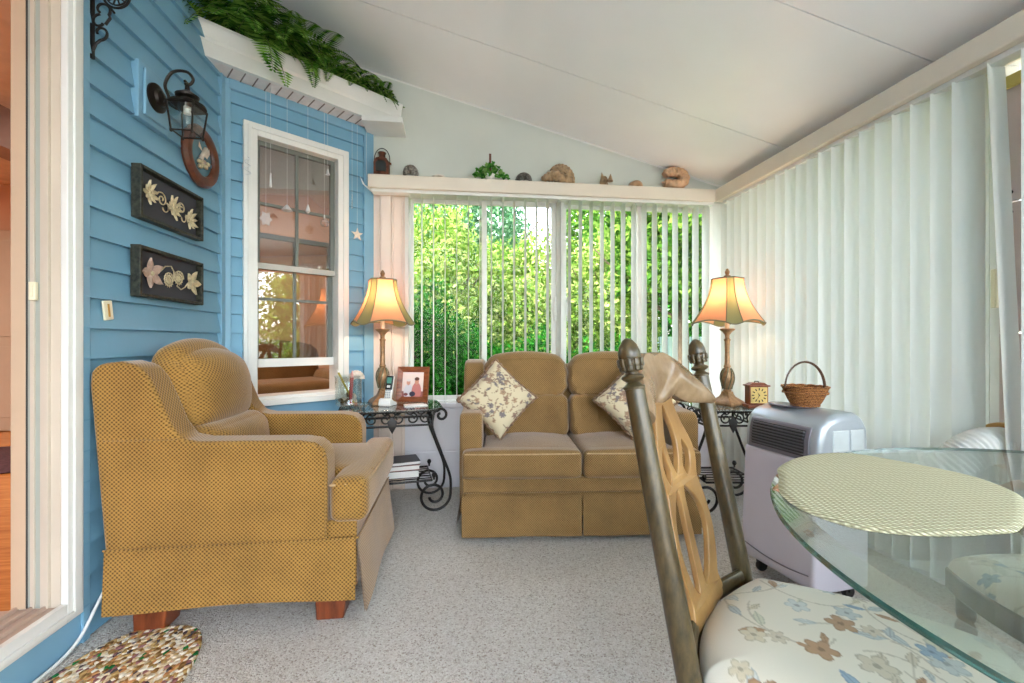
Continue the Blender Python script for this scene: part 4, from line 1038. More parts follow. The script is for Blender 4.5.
jl = W(-1.02, 2.745, TZ); JS = 1.28
jr = thing('glass_jar', 'clear glass jar of pencils and small shells on the left table', 'jar', jl); jr.scale = (JS, JS, JS)
MB().lathe([(0, .001), (.052, .001), (.060, .008), (.062, .03), (.062, .135), (.066, .145), (.063, .146), (.058, .135), (.058, .012), (0, .007)], 32, cap=False).build('glass_body', M_clear, jr)
def stick(name, label, cat, mat_, x, y, tilt, az, L, r_, tip=None):
    t = thing(name, label, cat, (jl.x + x * JS, jl.y + y * JS, TZ + .018), 0, None, rot=(0, tilt, az)); t.scale = (JS, JS, JS)
    MB().lathe([(0, 0), (r_, 0), (r_, L), (0, L)], 6 if r_ < .006 else 12, cap=False).build('shaft', mat_, t)
    MB().lathe([(r_, L), (r_ * .2, L + r_ * 4), (0, L + r_ * 4)], 8, cap=False).build('tip', tip or M_paper, t)
stick('pencil', 'yellow-green pencil leaning left in the glass jar', 'pencil', plain('pencil_yellow', (176, 158, 56), .4), .030, -.02, radians(-26), 0, .165, .0048)
stick('pencil', 'thick red pencil standing upright in the glass jar', 'pencil', plain('pencil_red', (176, 46, 44), .4), .016, -.03, radians(3), 0, .125, .0085, plain('pencil_pink', (226, 170, 160), .5))
M_shellw = plain('pale_shell', (226, 212, 196), .45, var=.12, nscale=50, bump=.4, bscale=80)
M_shellg = plain('mottled_shell', (150, 132, 110), .45, var=.4, nscale=70, bump=.4, bscale=80)
def fit(mb, w_, d_, h_, M=None):
    V = np.array(mb.v); lo = V.min(0); hi = V.max(0); s = np.array([w_, d_, h_]) / (hi - lo)
    V = (V - (lo + hi) / 2) * s; V[:, 2] += h_ / 2; mb.v = [tuple(p) for p in V]
    if M is not None: mb.v = [tuple(M @ Vector(p)) for p in mb.v]
    return mb
def clam(nr=14, dome=.55, ov=.08):
    m = MB()
    def fn(u, v):
        a = pi * (-ov + (1 + 2 * ov) * u); rr = v * (1 + .02 * cos(nr * 2 * pi * u)); rib = .035 * abs(sin(nr * pi * u)) * v
        return (cos(a) * rr, -dome * sqrt(max(0, 1 - v ** 2)) * (v ** .3) - rib - .02, sin(a) * rr * .82)
    m.grid(fn, 70, 16)
    m.grid(lambda u, v: (lambda p: (p[0], p[1] + .03, p[2]))(fn(1 - u, v)), 70, 16); return m
def whorl(turns=3.2, b_=.20, ribs=11, rib=.10, spread=1.1, spikes=0.0, flare=1.0, elong=1.0):
    m = MB(); nt_ = int(turns * 42); nph = 22
    def fn(u, v):
        th = -2 * pi * turns * (1 - v); e = exp(b_ * th); a = 2 * pi * u
        rt = .56 * e * (1 + rib * abs(sin(ribs * th / 2)) * max(0, cos(a)) + spikes * max(0, cos(ribs * th / 2)) ** 6 * max(0, sin(a + .6)) ** 4)
        if v > .9: rt *= 1 + (flare - 1) * ((v - .9) / .1) ** 2
        R_ = .5 * e + rt * cos(a)
        return (-(1 - e) * spread * -1 + rt * sin(a) * elong, R_ * cos(th + 1.2), R_ * sin(th + 1.2))
    m.grid(fn, nph, nt_, closed_u=True); return m
R = random.Random(4)
for i in range(7):
    a = i * 2.4; rr = .032 * JS if i else 0
    cm = fit(clam(9), .046, .028, .034) if i % 2 else fit(whorl(2.6, .2, 9, .1, 1.0), .044, .036, .034)
    s = cm.build('seashell', M_shellw if i % 2 else M_shellg, None)
    s.location = (jl.x + rr * cos(a), jl.y + rr * sin(a), TZ + .013 + (.0 if i < 5 else .034)); s.rotation_euler = (0, 0, R.uniform(0, 6))
    tag(s, ('pale ribbed half shell in the bottom of the glass jar' if i % 2 else 'small mottled spiral shell in the bottom of the glass jar'), 'shell', ('ribbed half shells in the glass jar' if i % 2 else 'spiral shells in the glass jar'))
s = fit(clam(10, .4), .10, .04, .065).build('seashell', M_shellw); s.location = (jl.x + .05, jl.y - .005, TZ + .155); s.rotation_euler = (0, radians(-12), .1)
tag(s, 'pale fan shell sticking up from the right side of the glass jar', 'shell')
ds = thing('glass_dish', 'small clear faceted glass dish at the front of the left table', 'dish', W(-.905, 2.62, TZ))
MB().lathe([(0, .001), (.03, .001), (.034, .006), (.055, .026), (.060, .030), (.057, .031), (.035, .012), (0, .007)], 12, cap=False).build('bowl', M_clear, ds, smooth=False)
m = MB(); m.box((-.07, -.045, 0), (.07, .045, .004)); m.box((-.065, -.04, .004), (.06, .05, .007), Matrix.Rotation(.15, 4, 'Z'))
o = m.build('paper_stack', M_paper); o.location = W(-.60, 2.74, TZ); o.rotation_euler = (0, 0, .2); tag(o, 'few loose white papers at the right end of the left table', 'papers')
# books on the lower shelf
bl = W(-.70, 2.76, .214)
for i, (h_, col, lab) in enumerate([(.045, (62, 44, 36), 'thick dark brown book lying on the lower shelf of the left table'), (.030, (150, 96, 84), 'reddish book lying on the dark book under the left table'), (.022, (52, 50, 54), 'thin black-edged book, topmost of the pile under the left table')]):
    z = sum([.045, .030, .022][:i]) + i * .001
    bk = thing('book', lab, 'book', (bl.x, bl.y, bl.z + z), -YAW + radians(16 + i * 3))
    cvm = plain('book_cover_%d' % i, col, .5)
    MB().box((-.11, -.085, 0), (.11, .085, .003)).box((-.11, -.085, h_ - .003), (.11, .085, h_)).box((-.11, .082, 0), (.11, .085, h_)).build('cover', cvm, bk)
    MB().box((-.107, -.081, .003), (.107, .082, h_ - .003)).build('pages', M_paper, bk)

# ------------------------------------------------------------------ clock on the right table
ck = thing('mantel_clock', 'small reddish wooden clock with square gold face on the right table', 'clock', W(1.475, 2.655, TZ), -YAW + radians(-4))
MB().box((-.066, -.04, 0), (.066, .04, .022)).build('base', M_cherry, ck, bevel=.004)
MB().box((-.055, -.03, .022), (.055, .03, .132)).build('case', M_cherry, ck, bevel=.003)
MB().box((-.064, -.037, .130), (.064, .037, .139)).prism([(-.055, .139), (.055, .139), (.035, .152), (-.035, .152)], -.03, .03).build('top', M_cherry, ck, bevel=.002)
MB().tube([(-.012, 0, .152), (-.010, 0, .160), (.010, 0, .160), (.012, 0, .152)], .003).build('handle', M_bronze, ck)
MB().box((-.047, -.034, .032), (.047, -.029, .126)).build('dial', plain('gold_dial', (206, 176, 106), .35, .3, var=.06), ck)
for k in range(12):
    a = 2 * pi * k / 12
    MB().cbox((0, 0, 0), (.0028, .0008, .007), Matrix.Translation((.036 * sin(a), -.0345, .079 + .036 * cos(a))) @ Matrix.Rotation(a, 4, 'Y')).build('numeral_mark', M_iron, ck)
for nm, a, L, wd in (('hour_hand', radians(328), .022, .003), ('minute_hand', radians(207), .032, .0022)):
    MB().add([(-wd, 0, -.004), (wd, 0, -.004), (0, 0, L), (-wd, -.0015, -.004), (wd, -.0015, -.004), (0, -.0015, L)], [(0, 1, 2), (5, 4, 3), (0, 3, 4, 1), (1, 4, 5, 2), (2, 5, 3, 0)], Matrix.Translation((0, -.036, .079)) @ Matrix.Rotation(a, 4, 'Y')).build(nm, M_black, ck, smooth=False)

# ================================================================== PORTABLE AIR CONDITIONER
apos = W(1.178, 1.70)
au = thing('portable_air_conditioner', 'grey portable air conditioner on casters before the closed white blinds', 'air conditioner', apos, radians(8.0))
M_acw = plain('lilac_grey_shell', (206, 198, 206), .3, .0, var=.03, nscale=3, coat=.3)
M_acs = plain('silver_shell', (172, 178, 182), .3, .35, var=.04, nscale=4)
M_acd = plain('grille_surround', (122, 116, 124), .35, .2, var=.05)
BW = .365; BD = .27
MB().prism([(.012, .06), (-.018, .10), (-.014, .30), (.0, .56), (.0, .575), (BD, .575), (BD, .06)], 0, BW).build('lower_body', M_acw, au, bevel=.03, seg=5)
MB().prism([(.0, .56), (.006, .66), (.022, .715), (.05, .745), (.12, .765), (.20, .765), (.235, .75), (.268, .70), (.27, .56)], -.003, BW + .003).build('upper_body', M_acs, au, bevel=.028, seg=5)
g = MB().prism([(.001, .575), (-.005, .58), (.000, .66), (.014, .705), (.03, .715), (.04, .58)], .035, BW - .03).build('grille_surround', M_acd, au, bevel=.006)
MB().prism([(-.0055, .592), (-.002, .66), (.008, .694), (.03, .69), (.03, .59)], .055, BW - .05).build('grille_recess', M_black, g)
for k in range(8):
    z = .598 + k * .0125; x = -.011 + (0 if z < .65 else (z - .65) * .22)
    MB().box((x, .055, z), (x + .014, BW - .05, z + .0045)).build('louver', plain('louver_grey', (92, 92, 98), .4), g)
for k in range(15):
    y = .07 + k * .0162; MB().prism([(-.007, .594), (-.003, .655), (.006, .692), (.012, .69), (.01, .594)], y, y + .003).build('fin', M_black, g)
MB().tube(bez([(-.0205, .02, .135), (-.022, .12, .122), (-.022, .24, .122), (-.0205, .345, .135)], 20), .0025).build('seam_line', M_acd, au)
MB().box((.075, -.006, .60), (.155, .0, .70)).box((.165, -.006, .60), (.235, .0, .70)).build('side_cover', plain('side_cover_grey', (188, 194, 192), .4), au, bevel=.003)
MB().lathe([(0, 0), (.075, 0), (.08, .003), (.075, .006), (0, .006)], 36, cap=False, M=Matrix.Translation((.13, .235, .764)) @ Matrix.Diagonal((.75, 1.35, 1, 1))).build('control_panel', M_acd, au)
for x in (.05, .22):
    for y in (.05, BW - .05):
        c_ = MB().lathe([(0, -.012), (.022, -.012), (.026, -.006), (.026, .006), (.022, .012), (0, .012)], 18, cap=False, M=Matrix.Translation((x, y, .026)) @ Matrix.Rotation(pi / 2, 4, 'X')).build('caster', M_black, au)
        MB().box((x - .012, y - .018, .03), (x + .012, y + .018, .065)).build('fork', M_black, c_)
# exhaust hose with rings
hp = bez([(apos.x + .24, apos.y + .20, .34), (apos.x + .36, apos.y + .12, .36), (1.80, 1.56, .45), (1.85, 1.45, .58), (1.93, 1.41, .655), (2.055, 1.41, .66)], 60)
m = MB(); seg = []
L = 0; pp = [Vector(p) for p in hp]; dense = []
for a, b_ in zip(pp[:-1], pp[1:]):
    for k in range(3): dense.append(a.lerp(b_, k / 3))
m.tube(dense, [.062 + .006 * sin(i * 2 * pi / 4.0) for i in range(len(dense))], 20)
ho = m.build('exhaust_hose', plain('white_hose', (230, 230, 224), .4, var=.04), None, angle=180); tag(ho, 'white ribbed exhaust hose arching to the side window behind the glass table', 'hose')
cl = MB().lathe([(.070, -.012), (.084, -.012), (.086, 0), (.084, .012), (.070, .012)], 28, cap=False, M=Matrix.Translation((2.035, 1.41, .66)) @ Matrix.Rotation(pi / 2, 4, 'Y')).build('hose_collar', plain('tan_collar', (214, 164, 96), .6)); tag(cl, 'tan ring around the end of the white hose at the window', 'collar')
# basket
bk = thing('wicker_basket', 'small brown wicker basket with arched handle on top of the air conditioner', 'basket', W(1.275, 1.915, .771), 0)
q = NT('wicker'); b = q.bsdf(.6, 0, .4); wv = q.n('ShaderNodeTexWave'); wv.bands_direction = 'Z'; wv.inputs['Scale'].default_value = 45; wv.inputs['Distortion'].default_value = 6; wv.inputs['Detail Scale'].default_value = 8; q.l(q.coord(), wv.inputs[0])
q.l(q.ramp(wv.outputs['Fac'], [(.2, srgb(84, 42, 16)), (.6, srgb(176, 104, 48)), (1, srgb(214, 150, 84))]), b.inputs['Base Color']); q.bump(b, wv.outputs['Fac'], .8, .004); M_wick = q.m
def bsk(u, v):
    a = 2 * pi * u; r_ = .050 + .036 * v ** .7 + .0022 * sin(26 * a / 1 + (pi if int(v * 9) % 2 else 0)); return (r_ * cos(a), r_ * sin(a), .006 + .075 * v)
m = MB(); m.grid(bsk, 110, 19, closed_u=True); m.lathe([(0, .008), (.05, .008)], 40, cap=False); m.build('bowl', M_wick, bk, angle=70)
m = MB()
for z, rr in ((.004, .052), (.083, .087), (.058, .083)): m.tube([(rr * cos(2 * pi * i / 40), rr * sin(2 * pi * i / 40), z + .002 * sin(i * 2.2)) for i in range(40)], .0045, 6, closed=True)
m.build('braided_rims', M_wick, bk)
hd = Matrix.Rotation(-YAW, 4, 'Z')
MB().tube([(.086 * cos(a), 0, .078 + .112 * sin(a)) for a in [pi * i / 30 for i in range(31)]], .0036, 8, M=hd, flat=1.6).build('handle', plain('dark_cane', (92, 62, 40), .5, var=.2), bk)

# ================================================================== ON THE LEFT WALL
WX = XL + .018
# twin shadow-box reliefs
M_frm = plain('mottled_dark_frame', (66, 66, 52), .5, .2, var=.45, nscale=60, bump=.4, bscale=150)
M_bed = plain('charcoal_backing', (62, 64, 72), .7, var=.05)
M_goldleaf = plain('antique_cream_metal', (222, 206, 168), .4, .25, var=.2, nscale=60)
M_rose = plain('pinkish_metal', (206, 176, 160), .4, .25, var=.15, nscale=60)
def relief_frame(label, yc, zc, hy, hz, kind):
    r = thing('wall_art', label, 'wall art', (WX, yc, zc))
    m = MB(); t = .014
    for a in ((-hy, -hy + t, -hz, hz), (hy - t, hy, -hz, hz), (-hy + t, hy - t, -hz, -hz + t), (-hy + t, hy - t, hz - t, hz)): m.box((0, a[0], a[2]), (.038, a[1], a[3]))
    m.build('frame', M_frm, r, bevel=.003)
    MB().box((0, -hy + t, -hz + t), (.010, hy - t, hz - t)).build('backing', M_bed, r)
    def flower(cy, cz, n, R_, w_, mat_, ph=0, notch=False):
        for k in range(n):
            a = 2 * pi * k / n + ph; rr = R_ * (1 if k % 2 == 0 or not notch else .8)
            M_ = Matrix.Translation((.014, cy, cz)) @ Matrix.Rotation(a, 4, 'X')
            m = MB()
            def pet(u, v):
                y = w_ * sin(pi * min(1, v * 1.02)) ** .8 * (u - .5) * 2; return (.004 + .012 * v + .006 * (1 - (2 * u - 1) ** 2), y, rr * v)
            m.grid(pet, 5, 8, M=M_); m.grid(lambda u, v: (pet(1 - u, v)[0] - .002, pet(1 - u, v)[1], pet(1 - u, v)[2]), 5, 8, M=M_)
            m.build('petal', mat_, r)
        MB().lathe([(.010, 0), (.012, .006), (.006, .012), (0, .013)], 12, cap=False, M=Matrix.Translation((.018, cy, cz)) @ Matrix.Rotation(pi / 2, 4, 'Y')).build('flower_centre', M_goldleaf, r)
    def wire(pts): MB().tube([(.020, y, z) for y, z in pts], .0028, 6).build('scroll', M_goldleaf, r)
    def sp(cy, cz, r0, r1, a0, a1): return [(p[0], p[2]) for p in spiral((cy, cz), r0, r1, radians(a0), radians(a1), 30)]
    if kind == 0:
        flower(-.145, .012, 9, .052, .010, M_goldleaf, .2, True); flower(.012, -.004, 9, .056, .010, M_goldleaf, .5, True); flower(.135, -.024, 9, .052, .010, M_goldleaf, 0, True)
        wire([(-.10, .02), (-.085, .036)] + sp(-.065, .010, .030, .006, 100, -400)); wire(sp(-.045, -.018, .016, .026, 200, 420) + [(-.01, .0)])
        wire([(.04, .01)] + sp(.072, .012, .026, .006, 150, -330)); wire(sp(.085, -.03, .012, .022, 180, 400) + [(.125, -.02)])
    else:
        flower(-.13, .0, 5, .066, .020, M_rose, .3); flower(.155, .0, 5, .060, .018, M_goldleaf, .9)
        for cy, cz in ((-.015, -.012), (.055, .006)):
            wire(sp(cy, cz, .036, .012, 0, 720)); MB().lathe([(.010, 0), (.012, .005), (0, .010)], 14, cap=False, M=Matrix.Translation((.016, cy, cz)) @ Matrix.Rotation(pi / 2, 4, 'Y')).build('rosette', M_goldleaf, r)
            for k in range(14):
                a = 2 * pi * k / 14; MB().tube([(.018, cy + .012 * cos(a), cz + .012 * sin(a)), (.018, cy + .034 * cos(a), cz + .034 * sin(a))], .0016, 5).build('spoke', M_goldleaf, r)
        wire([(-.07, .02), (-.04, .045), (0, .052), (.02, .03), (.015, .0)]); wire([(.04, -.03), (.07, -.044), (.10, -.03), (.12, -.01)])
    return r
relief_frame('upper dark framed relief of three cream leaves joined by scrolls on blue siding', 2.150, 1.657, .220, .108, 0)
relief_frame('lower dark framed relief of two flowers and round scrolls on blue siding', 2.148, 1.335, .222, .104, 1)
# round wooden wreath frame with dried flowers
wr = thing('round_wall_plaque', 'round brown wooden frame with pale bird and flowers under the lantern', 'wall decoration', (WX, 2.400, 1.982))
RM = Matrix.Rotation(pi / 2, 4, 'Y')
MB().lathe([(.095, .0), (.150, .0), (.153, .012), (.140, .026), (.120, .030), (.100, .024), (.093, .012)], 48, cap=False, M=RM).build('ring', wood('plaque_wood', (70, 34, 20), (112, 60, 36), 8.0, (1, 3, 3)), wr)
MB().lathe([(0, .004), (.096, .004), (.096, .006), (0, .006)], 36, cap=False, M=RM).build('glass', plain('smoky_blue_glass', (108, 146, 160), .15, var=.15, nscale=10), wr)
for k in range(9):
    a = k * 2.4; rr = .008 * k ** .9
    o = MB().rbox((.016, rr * cos(a) * 1.0, -.030 + rr * sin(a) * .6), (.008, .013, .010), .007, 6).build('dried_flower', M_goldleaf if k % 3 else M_rose, wr)
o = MB(); o.tube(bez([(.018, -.02, -.02), (.022, .0, .02), (.022, .02, .05)], 10), [.006] * 4 + [.014] * 3 + [.010] * 2 + [.005] * 3 if False else .010, 10)
o.add([(.02, .005, .01), (.022, .05, .06), (.022, .055, .035), (.022, .03, .0)], [(0, 1, 2, 3)]).add([(.02, .0, .02), (.022, -.04, .065), (.022, -.045, .035)], [(0, 1, 2)]).build('bird', M_shellw, wr)
# thermometer plate
th = thing('wall_thermometer', 'small cream thermometer tilted on the blue siding below the framed reliefs', 'thermometer', (WX - .002, 1.812, 1.166), rot=(radians(8), 0, 0))
MB().box((0, -.022, -.036), (.007, .022, .036)).build('plate', M_cream, th, bevel=.003)
MB().box((.007, -.003, -.024), (.010, .003, .024)).build('tube', plain('brass_tube', (190, 150, 70), .3, .6), th)
# lantern sconce on its blue mounting block
mb_ = MB().box((XL + .004, 1.950, 1.960), (XL + .034, 2.135, 2.195)).box((XL + .034, 1.972, 1.982), (XL + .046, 2.113, 2.173)).build('mounting_block', M_bluetrim, bevel=.004)
struct(mb_); mb_.name = 'trim_12'
ln = thing('wall_lantern', 'black carriage lantern with clear glass panes on the blue wall', 'wall lantern', (XL + .046, 2.035, 2.08))
MB().lathe([(0, 0), (.058, 0), (.058, .008), (.046, .014), (.036, .016), (.030, .026), (.014, .032), (0, .034)], 32, cap=False, M=RM).build('back_plate', M_bronze, ln)
arm = bez([(.02, 0, -.02), (.05, 0, .0), (.035, 0, .06), (.065, 0, .115), (.12, 0, .120), (.145, 0, .09), (.130, 0, .066), (.112, 0, .082)], 50)
MB().tube(arm, .0062, 8).build('arm', M_bronze, ln)
cx = .122; zb = -.145; zt = -.03; hb, ht = .040, .052
m = MB()
def cage(z): t = (z - zb) / (zt - zb); return hb + (ht - hb) * t
for sx in (-1, 1):
    for sy in (-1, 1):
        m.tube([(cx + sx * cage(zb), sy * cage(zb), zb - .004), (cx + sx * cage(zt), sy * cage(zt), zt + .004)], .0038, 6); m.lathe([(0, -.012), (.005, -.008), (.006, 0), (.004, .004)], 8, c=(cx + sx * hb, sy * hb, zb), cap=False)
for z in (zb, zt):
    h = cage(z); m.tube([(cx - h, -h, z), (cx + h, -h, z), (cx + h, h, z), (cx - h, h, z)], .0040, 6, closed=True)
m.build('cage', M_bronze, ln)
m = MB(); vs = []
for z in (zb, zt): h = cage(z) - .001; vs += [(cx - h, -h, z), (cx + h, -h, z), (cx + h, h, z), (cx - h, h, z)]
m.add(vs, [(0, 1, 5, 4), (1, 2, 6, 5), (2, 3, 7, 6), (3, 0, 4, 7)]).build('glass_panes', M_clear, ln, smooth=False)
MB().lathe([(0, zt + .001), (.070, zt + .001), (.068, zt + .010), (.044, zt + .020), (.030, zt + .026), (.026, zt + .034), (.042, zt + .040), (.044, zt + .048), (.024, zt + .062), (.010, zt + .070), (.008, zt + .090), (.012, zt + .096), (.006, zt + .104), (0, zt + .106)], 28, c=(cx, 0, 0), cap=False).build('roof', M_bronze, ln)
MB().lathe([(0, zb + .03), (.012, zb + .03), (.012, zb + .05), (.016, zb + .062), (.022, zb + .085), (.012, zb + .105), (0, zb + .112)], 16, c=(cx, 0, 0), cap=False).build('bulb', M_clear, ln)
MB().lathe([(0, zt - .03), (.014, zt - .03), (.014, zt), (0, zt)], 16, c=(cx, 0, 0), cap=False).build('socket', M_paper, ln)
# scrolled iron bracket at the door corner
ib = thing('iron_bracket', 'black scrolled iron bracket high on the wall beside the doorway', 'bracket', (XL + .014, 1.745, 2.06))
MB().box((0, -.006, 0), (.008, .006, .42)).box((.008, -.006, .408), (.30, .006, .42)).build('angle_bar', M_iron, ib)
def flat(pts, r_=.0045): MB().tube([(p[0], 0, p[1]) for p in pts], r_, 6).build('scroll', M_iron, ib)
s2 = lambda c, r0, r1, a0, a1: [(p[0], p[2]) for p in spiral(c, r0, r1, radians(a0), radians(a1), 26)]
flat([(.006, .03), (.016, .055), (.030, .068)] + s2((.030, .095), .027, .010, -90, 200)); flat(s2((.028, .135), .026, .012, 90, 330))
flat([(.046, .125), (.062, .150)] + s2((.036, .178), .028, .012, -40, 230)); flat([(.060, .19), (.075, .17)])
flat(s2((.082, .232), .044, .044, 0, 360)); flat(s2((.082, .232), .034, .034, 0, 360), .003); flat(s2((.082, .232), .012, .012, 0, 360), .003)
for k in range(10):
    a = 2 * pi * k / 10; flat([(.082 + .012 * cos(a), .232 + .012 * sin(a)), (.082 + .034 * cos(a), .232 + .034 * sin(a))], .0028)
flat([(.12, .26), (.18, .29)] + s2((.19, .33), .04, .015, -90, 200)); flat(s2((.05, .33), .045, .015, -60, 300))

# ================================================================== FERNS ABOVE THE BAY
def fern(label, s, o_, nf, L0, seed, lean=0.0):
    R = random.Random(seed); b_ = bay(s, o_, 2.632)
    root = thing('fern', label, 'fern', b_, 0)
    stems = MB(); leaves = MB(); n_ = Vector((BAYN[0], BAYN[1], 0)); d_ = Vector((BAYD[0], BAYD[1], 0))
    lip = .2 - o_                                   # the fascia lip seen from the pot
    for i in range(nf):
        a = R.uniform(-1.5, 1.5); L = L0 * R.uniform(.6, 1.1); hang = i % 6 == 0
        up = R.uniform(.7, 1.9) if not hang else R.uniform(.5, .9)
        dr = (n_ * max(.15, cos(a)) + d_ * (sin(a) + lean)); dr.normalize()
        st = d_ * R.uniform(-.11, .11) + n_ * R.uniform(-.02, .05); st.z = .05
        vel = (dr + Vector((0, 0, up))).normalized(); pts = [st]; N = 28; g = R.uniform(.085, .13) if hang else R.uniform(.055, .10)
        for k in range(N):
            vel = (vel + Vector((0, 0, -g))).normalized(); nx = pts[-1] + vel * (L / N)
            o = nx.dot(n_)
            if o < lip + .012 and nx.z < .082: nx.z = .082
            if nx.z < .05 and o < lip + .012: nx += n_ * (lip + .012 - o)
            top = ceil_z(b_[0] + nx.x) - .02 - b_[2]
            if nx.z > top: nx.z = top
            pts.append(nx)
        stems.tube(pts, [.0024 * (1 - .6 * k / N) for k in range(N + 1)], 4)
        for k in range(2, N + 1):
            t = k / N; w_ = .062 * L / .35 * (sin(pi * (t * .90 + .07)) ** .7)
            tv = (pts[k] - pts[k - 1]).normalized(); sd = tv.cross(Vector((0, 0, 1)))
            if sd.length < .25: sd = d_.copy()
            sd.normalize(); upv = sd.cross(tv).normalized()
            for sgn in (-1, 1):
                e = pts[k] + sd * sgn * w_ + tv * w_ * .30 - upv * w_ * .15; mid = pts[k].lerp(e, .4); hw = .0052 * L / .35 + .0008
                leaves.add([pts[k], mid - tv * hw + upv * .001, e, mid + tv * hw + upv * .001], [(0, 1, 2, 3)])
    stems.build('stems', plain('fern_stem', (86, 96, 40), .6), root); leaves.build('fronds', M_leafdark, root, smooth=False)
    MB().lathe([(0, -.0), (.04, 0), (.048, .05), (.05, .055), (.0, .05)], 20, cap=False).build('pot', plain('brown_pot', (90, 64, 46), .7), root)
fern('big arching green fern at the upper left end of the eave', .10, .07, 40, .50, 1)
fern('green fern left of the middle with one frond hanging over the white fascia', .36, .07, 34, .42, 2)
fern('green fern right of the middle on the eave over the bay window', .62, .07, 30, .34, 3)
fern('small green fern at the right end of the eave above the copper lantern', .87, .07, 26, .24, 4)

# ================================================================== ORNAMENTS HANGING BEFORE THE BAY WINDOW
M_crystal = glassy('crystal', (.95, .95, .95), .35, ior=1.6)
M_silver = plain('silvery_white', (226, 226, 224), .3, .3, var=.1)
def orn(name, label, s, z, off, ztop=2.524):
    r = thing(name, label, 'ornament', bay(s, off, z), atan2(BAYD[1], BAYD[0]))
    MB().tube([(0, 0, .01), (0, 0, ztop - z)], .0009, 4).build('thread', M_silver, r); return r
r = orn('hanging_crystal', 'long icicle crystal hanging at upper left of the bay window', .225, 1.99, .09)
MB().lathe([(0, -.045), (.008, -.038), (.006, .0), (.004, .03), (.006, .036), (0, .04)], 8, cap=False).build('drop', M_silver, r, smooth=False)
r = orn('hanging_crystal', 'cone shaped silver pendant hanging left of the window centre bar', .315, 1.845, .09)
MB().lathe([(0, -.022), (.014, -.016), (.034, -.014), (.010, .016), (0, .024)], 6, cap=False).build('drop', M_silver, r, smooth=False)
r = orn('hanging_crystal', 'small teardrop pendant hanging right of the window centre bar', .435, 1.866, .09)
MB().lathe([(0, -.028), (.014, -.014), (.012, .0), (.004, .026), (0, .030)], 10, cap=False).build('drop', M_silver, r, smooth=False)
r = orn('hanging_crystal', 'round faceted crystal ball hanging near the right edge of the bay window', .536, 1.80, .09)
MB().lathe([(.028 * sin(pi * i / 6), -.028 * cos(pi * i / 6)) for i in range(7)], 10, cap=False).build('ball', M_crystal, r, smooth=False)
MB().lathe([(0, .026), (.006, .028), (.004, .05), (0, .052)], 8, cap=False).build('cap', M_silver, r)
r = orn('hanging_leaf', 'pale glass leaf hanging low at the left side of the bay window', .200, 1.77, .09)
m = MB(); out = []
for i in range(24):
    a = 2 * pi * i / 24; rr = .030 + .016 * (1 if i % 4 == 0 else (.3 if i % 2 else 0)); out.append((rr * cos(a) * .8, rr * sin(a) - .01))
m.prism(out, -.0015, .0015).build('leaf', M_crystal, r)
r = orn('hanging_bell', 'tiny bell hanging in the top right corner of the bay window', .557, 2.14, .09)
MB().lathe([(.014, -.03), (.010, -.02), (.006, .0), (0, .012)], 12, cap=False).build('bell', M_silver, r)
r = orn('hanging_crystal', 'slim clear prism hanging over the siding right of the window', .732, 1.99, .06)
MB().lathe([(0, -.055), (.005, -.05), (.005, .04), (0, .05)], 6, cap=False).build('drop', M_crystal, r, smooth=False)
r = orn('hanging_starfish', 'white starfish hanging over the siding right of the bay window', .768, 1.772, .06)
st = [((.045 if i % 2 == 0 else .017) * sin(2 * pi * i / 10), (.045 if i % 2 == 0 else .017) * cos(2 * pi * i / 10)) for i in range(10)]
MB().prism(st, -.004, .004).build('star', M_shellw, r, bevel=.002)
r = orn('hanging_bird', 'white paper bird hanging at the corner post near the copper lantern', .830, 2.12, .07)
MB().add([(-.05, 0, .05), (-.01, .004, .0), (.03, 0, -.02), (.055, 0, -.05), (.01, -.004, -.028), (-.03, 0, .0)], [(0, 1, 5), (1, 2, 4, 5), (2, 3, 4)]).add([(.0, .0, -.01), (.045, -.03, -.01), (.03, -.012, -.028)], [(0, 1, 2)]).build('wings', M_paper, r, smooth=False)
r = thing('wire_ornament', 'small twisted silver wire ornament on the left trim of the bay window', 'ornament', bay(.115, .052, 2.06), atan2(BAYD[1], BAYD[0]))
MB().tube([(.012 * sin(i * .9) * (1 + i * .03), .003 * cos(i), .05 - i * .006) for i in range(19)], .0028, 6).build('wire', M_silver, r)

# ================================================================== ON TOP OF THE VALANCE
VZ = 2.1905
def shell(mb, w_, d_, h_, x, y, rz, m_, label, rx=0, name='seashell'):
    o = fit(mb, w_, d_, h_).build(name, m_, None, angle=60); o.location = (x, y, VZ); o.rotation_euler = (0, 0, rz); tag(o, label, 'shell'); return o
M_abal = plain('abalone_mottle', (160, 150, 138), .4, var=.42, nscale=60, bump=.5, bscale=70)
M_abald = plain('dark_mottled_shell', (120, 112, 104), .4, var=.42, nscale=70, bump=.5, bscale=70)
M_conch = plain('tan_conch', (196, 160, 120), .45, var=.30, nscale=26, bump=.6, bscale=60)
M_conchp = plain('peach_conch', (222, 176, 136), .4, var=.22, nscale=18, bump=.6, bscale=50)
shell(clam(12, .5, .22), .112, .05, .098, -.322, 3.135, 0, M_abal, 'grey mottled fan shell just right of the copper lantern')
shell(clam(10, .5), .11, .06, .035, -.125, 3.135, 0, M_shellw, 'flat white shell between the grey fan shell and the ivy')
shell(clam(14, .5, .14), .122, .06, .082, .480, 3.135, 0, M_abald, 'dark mottled round shell just right of the ivy')
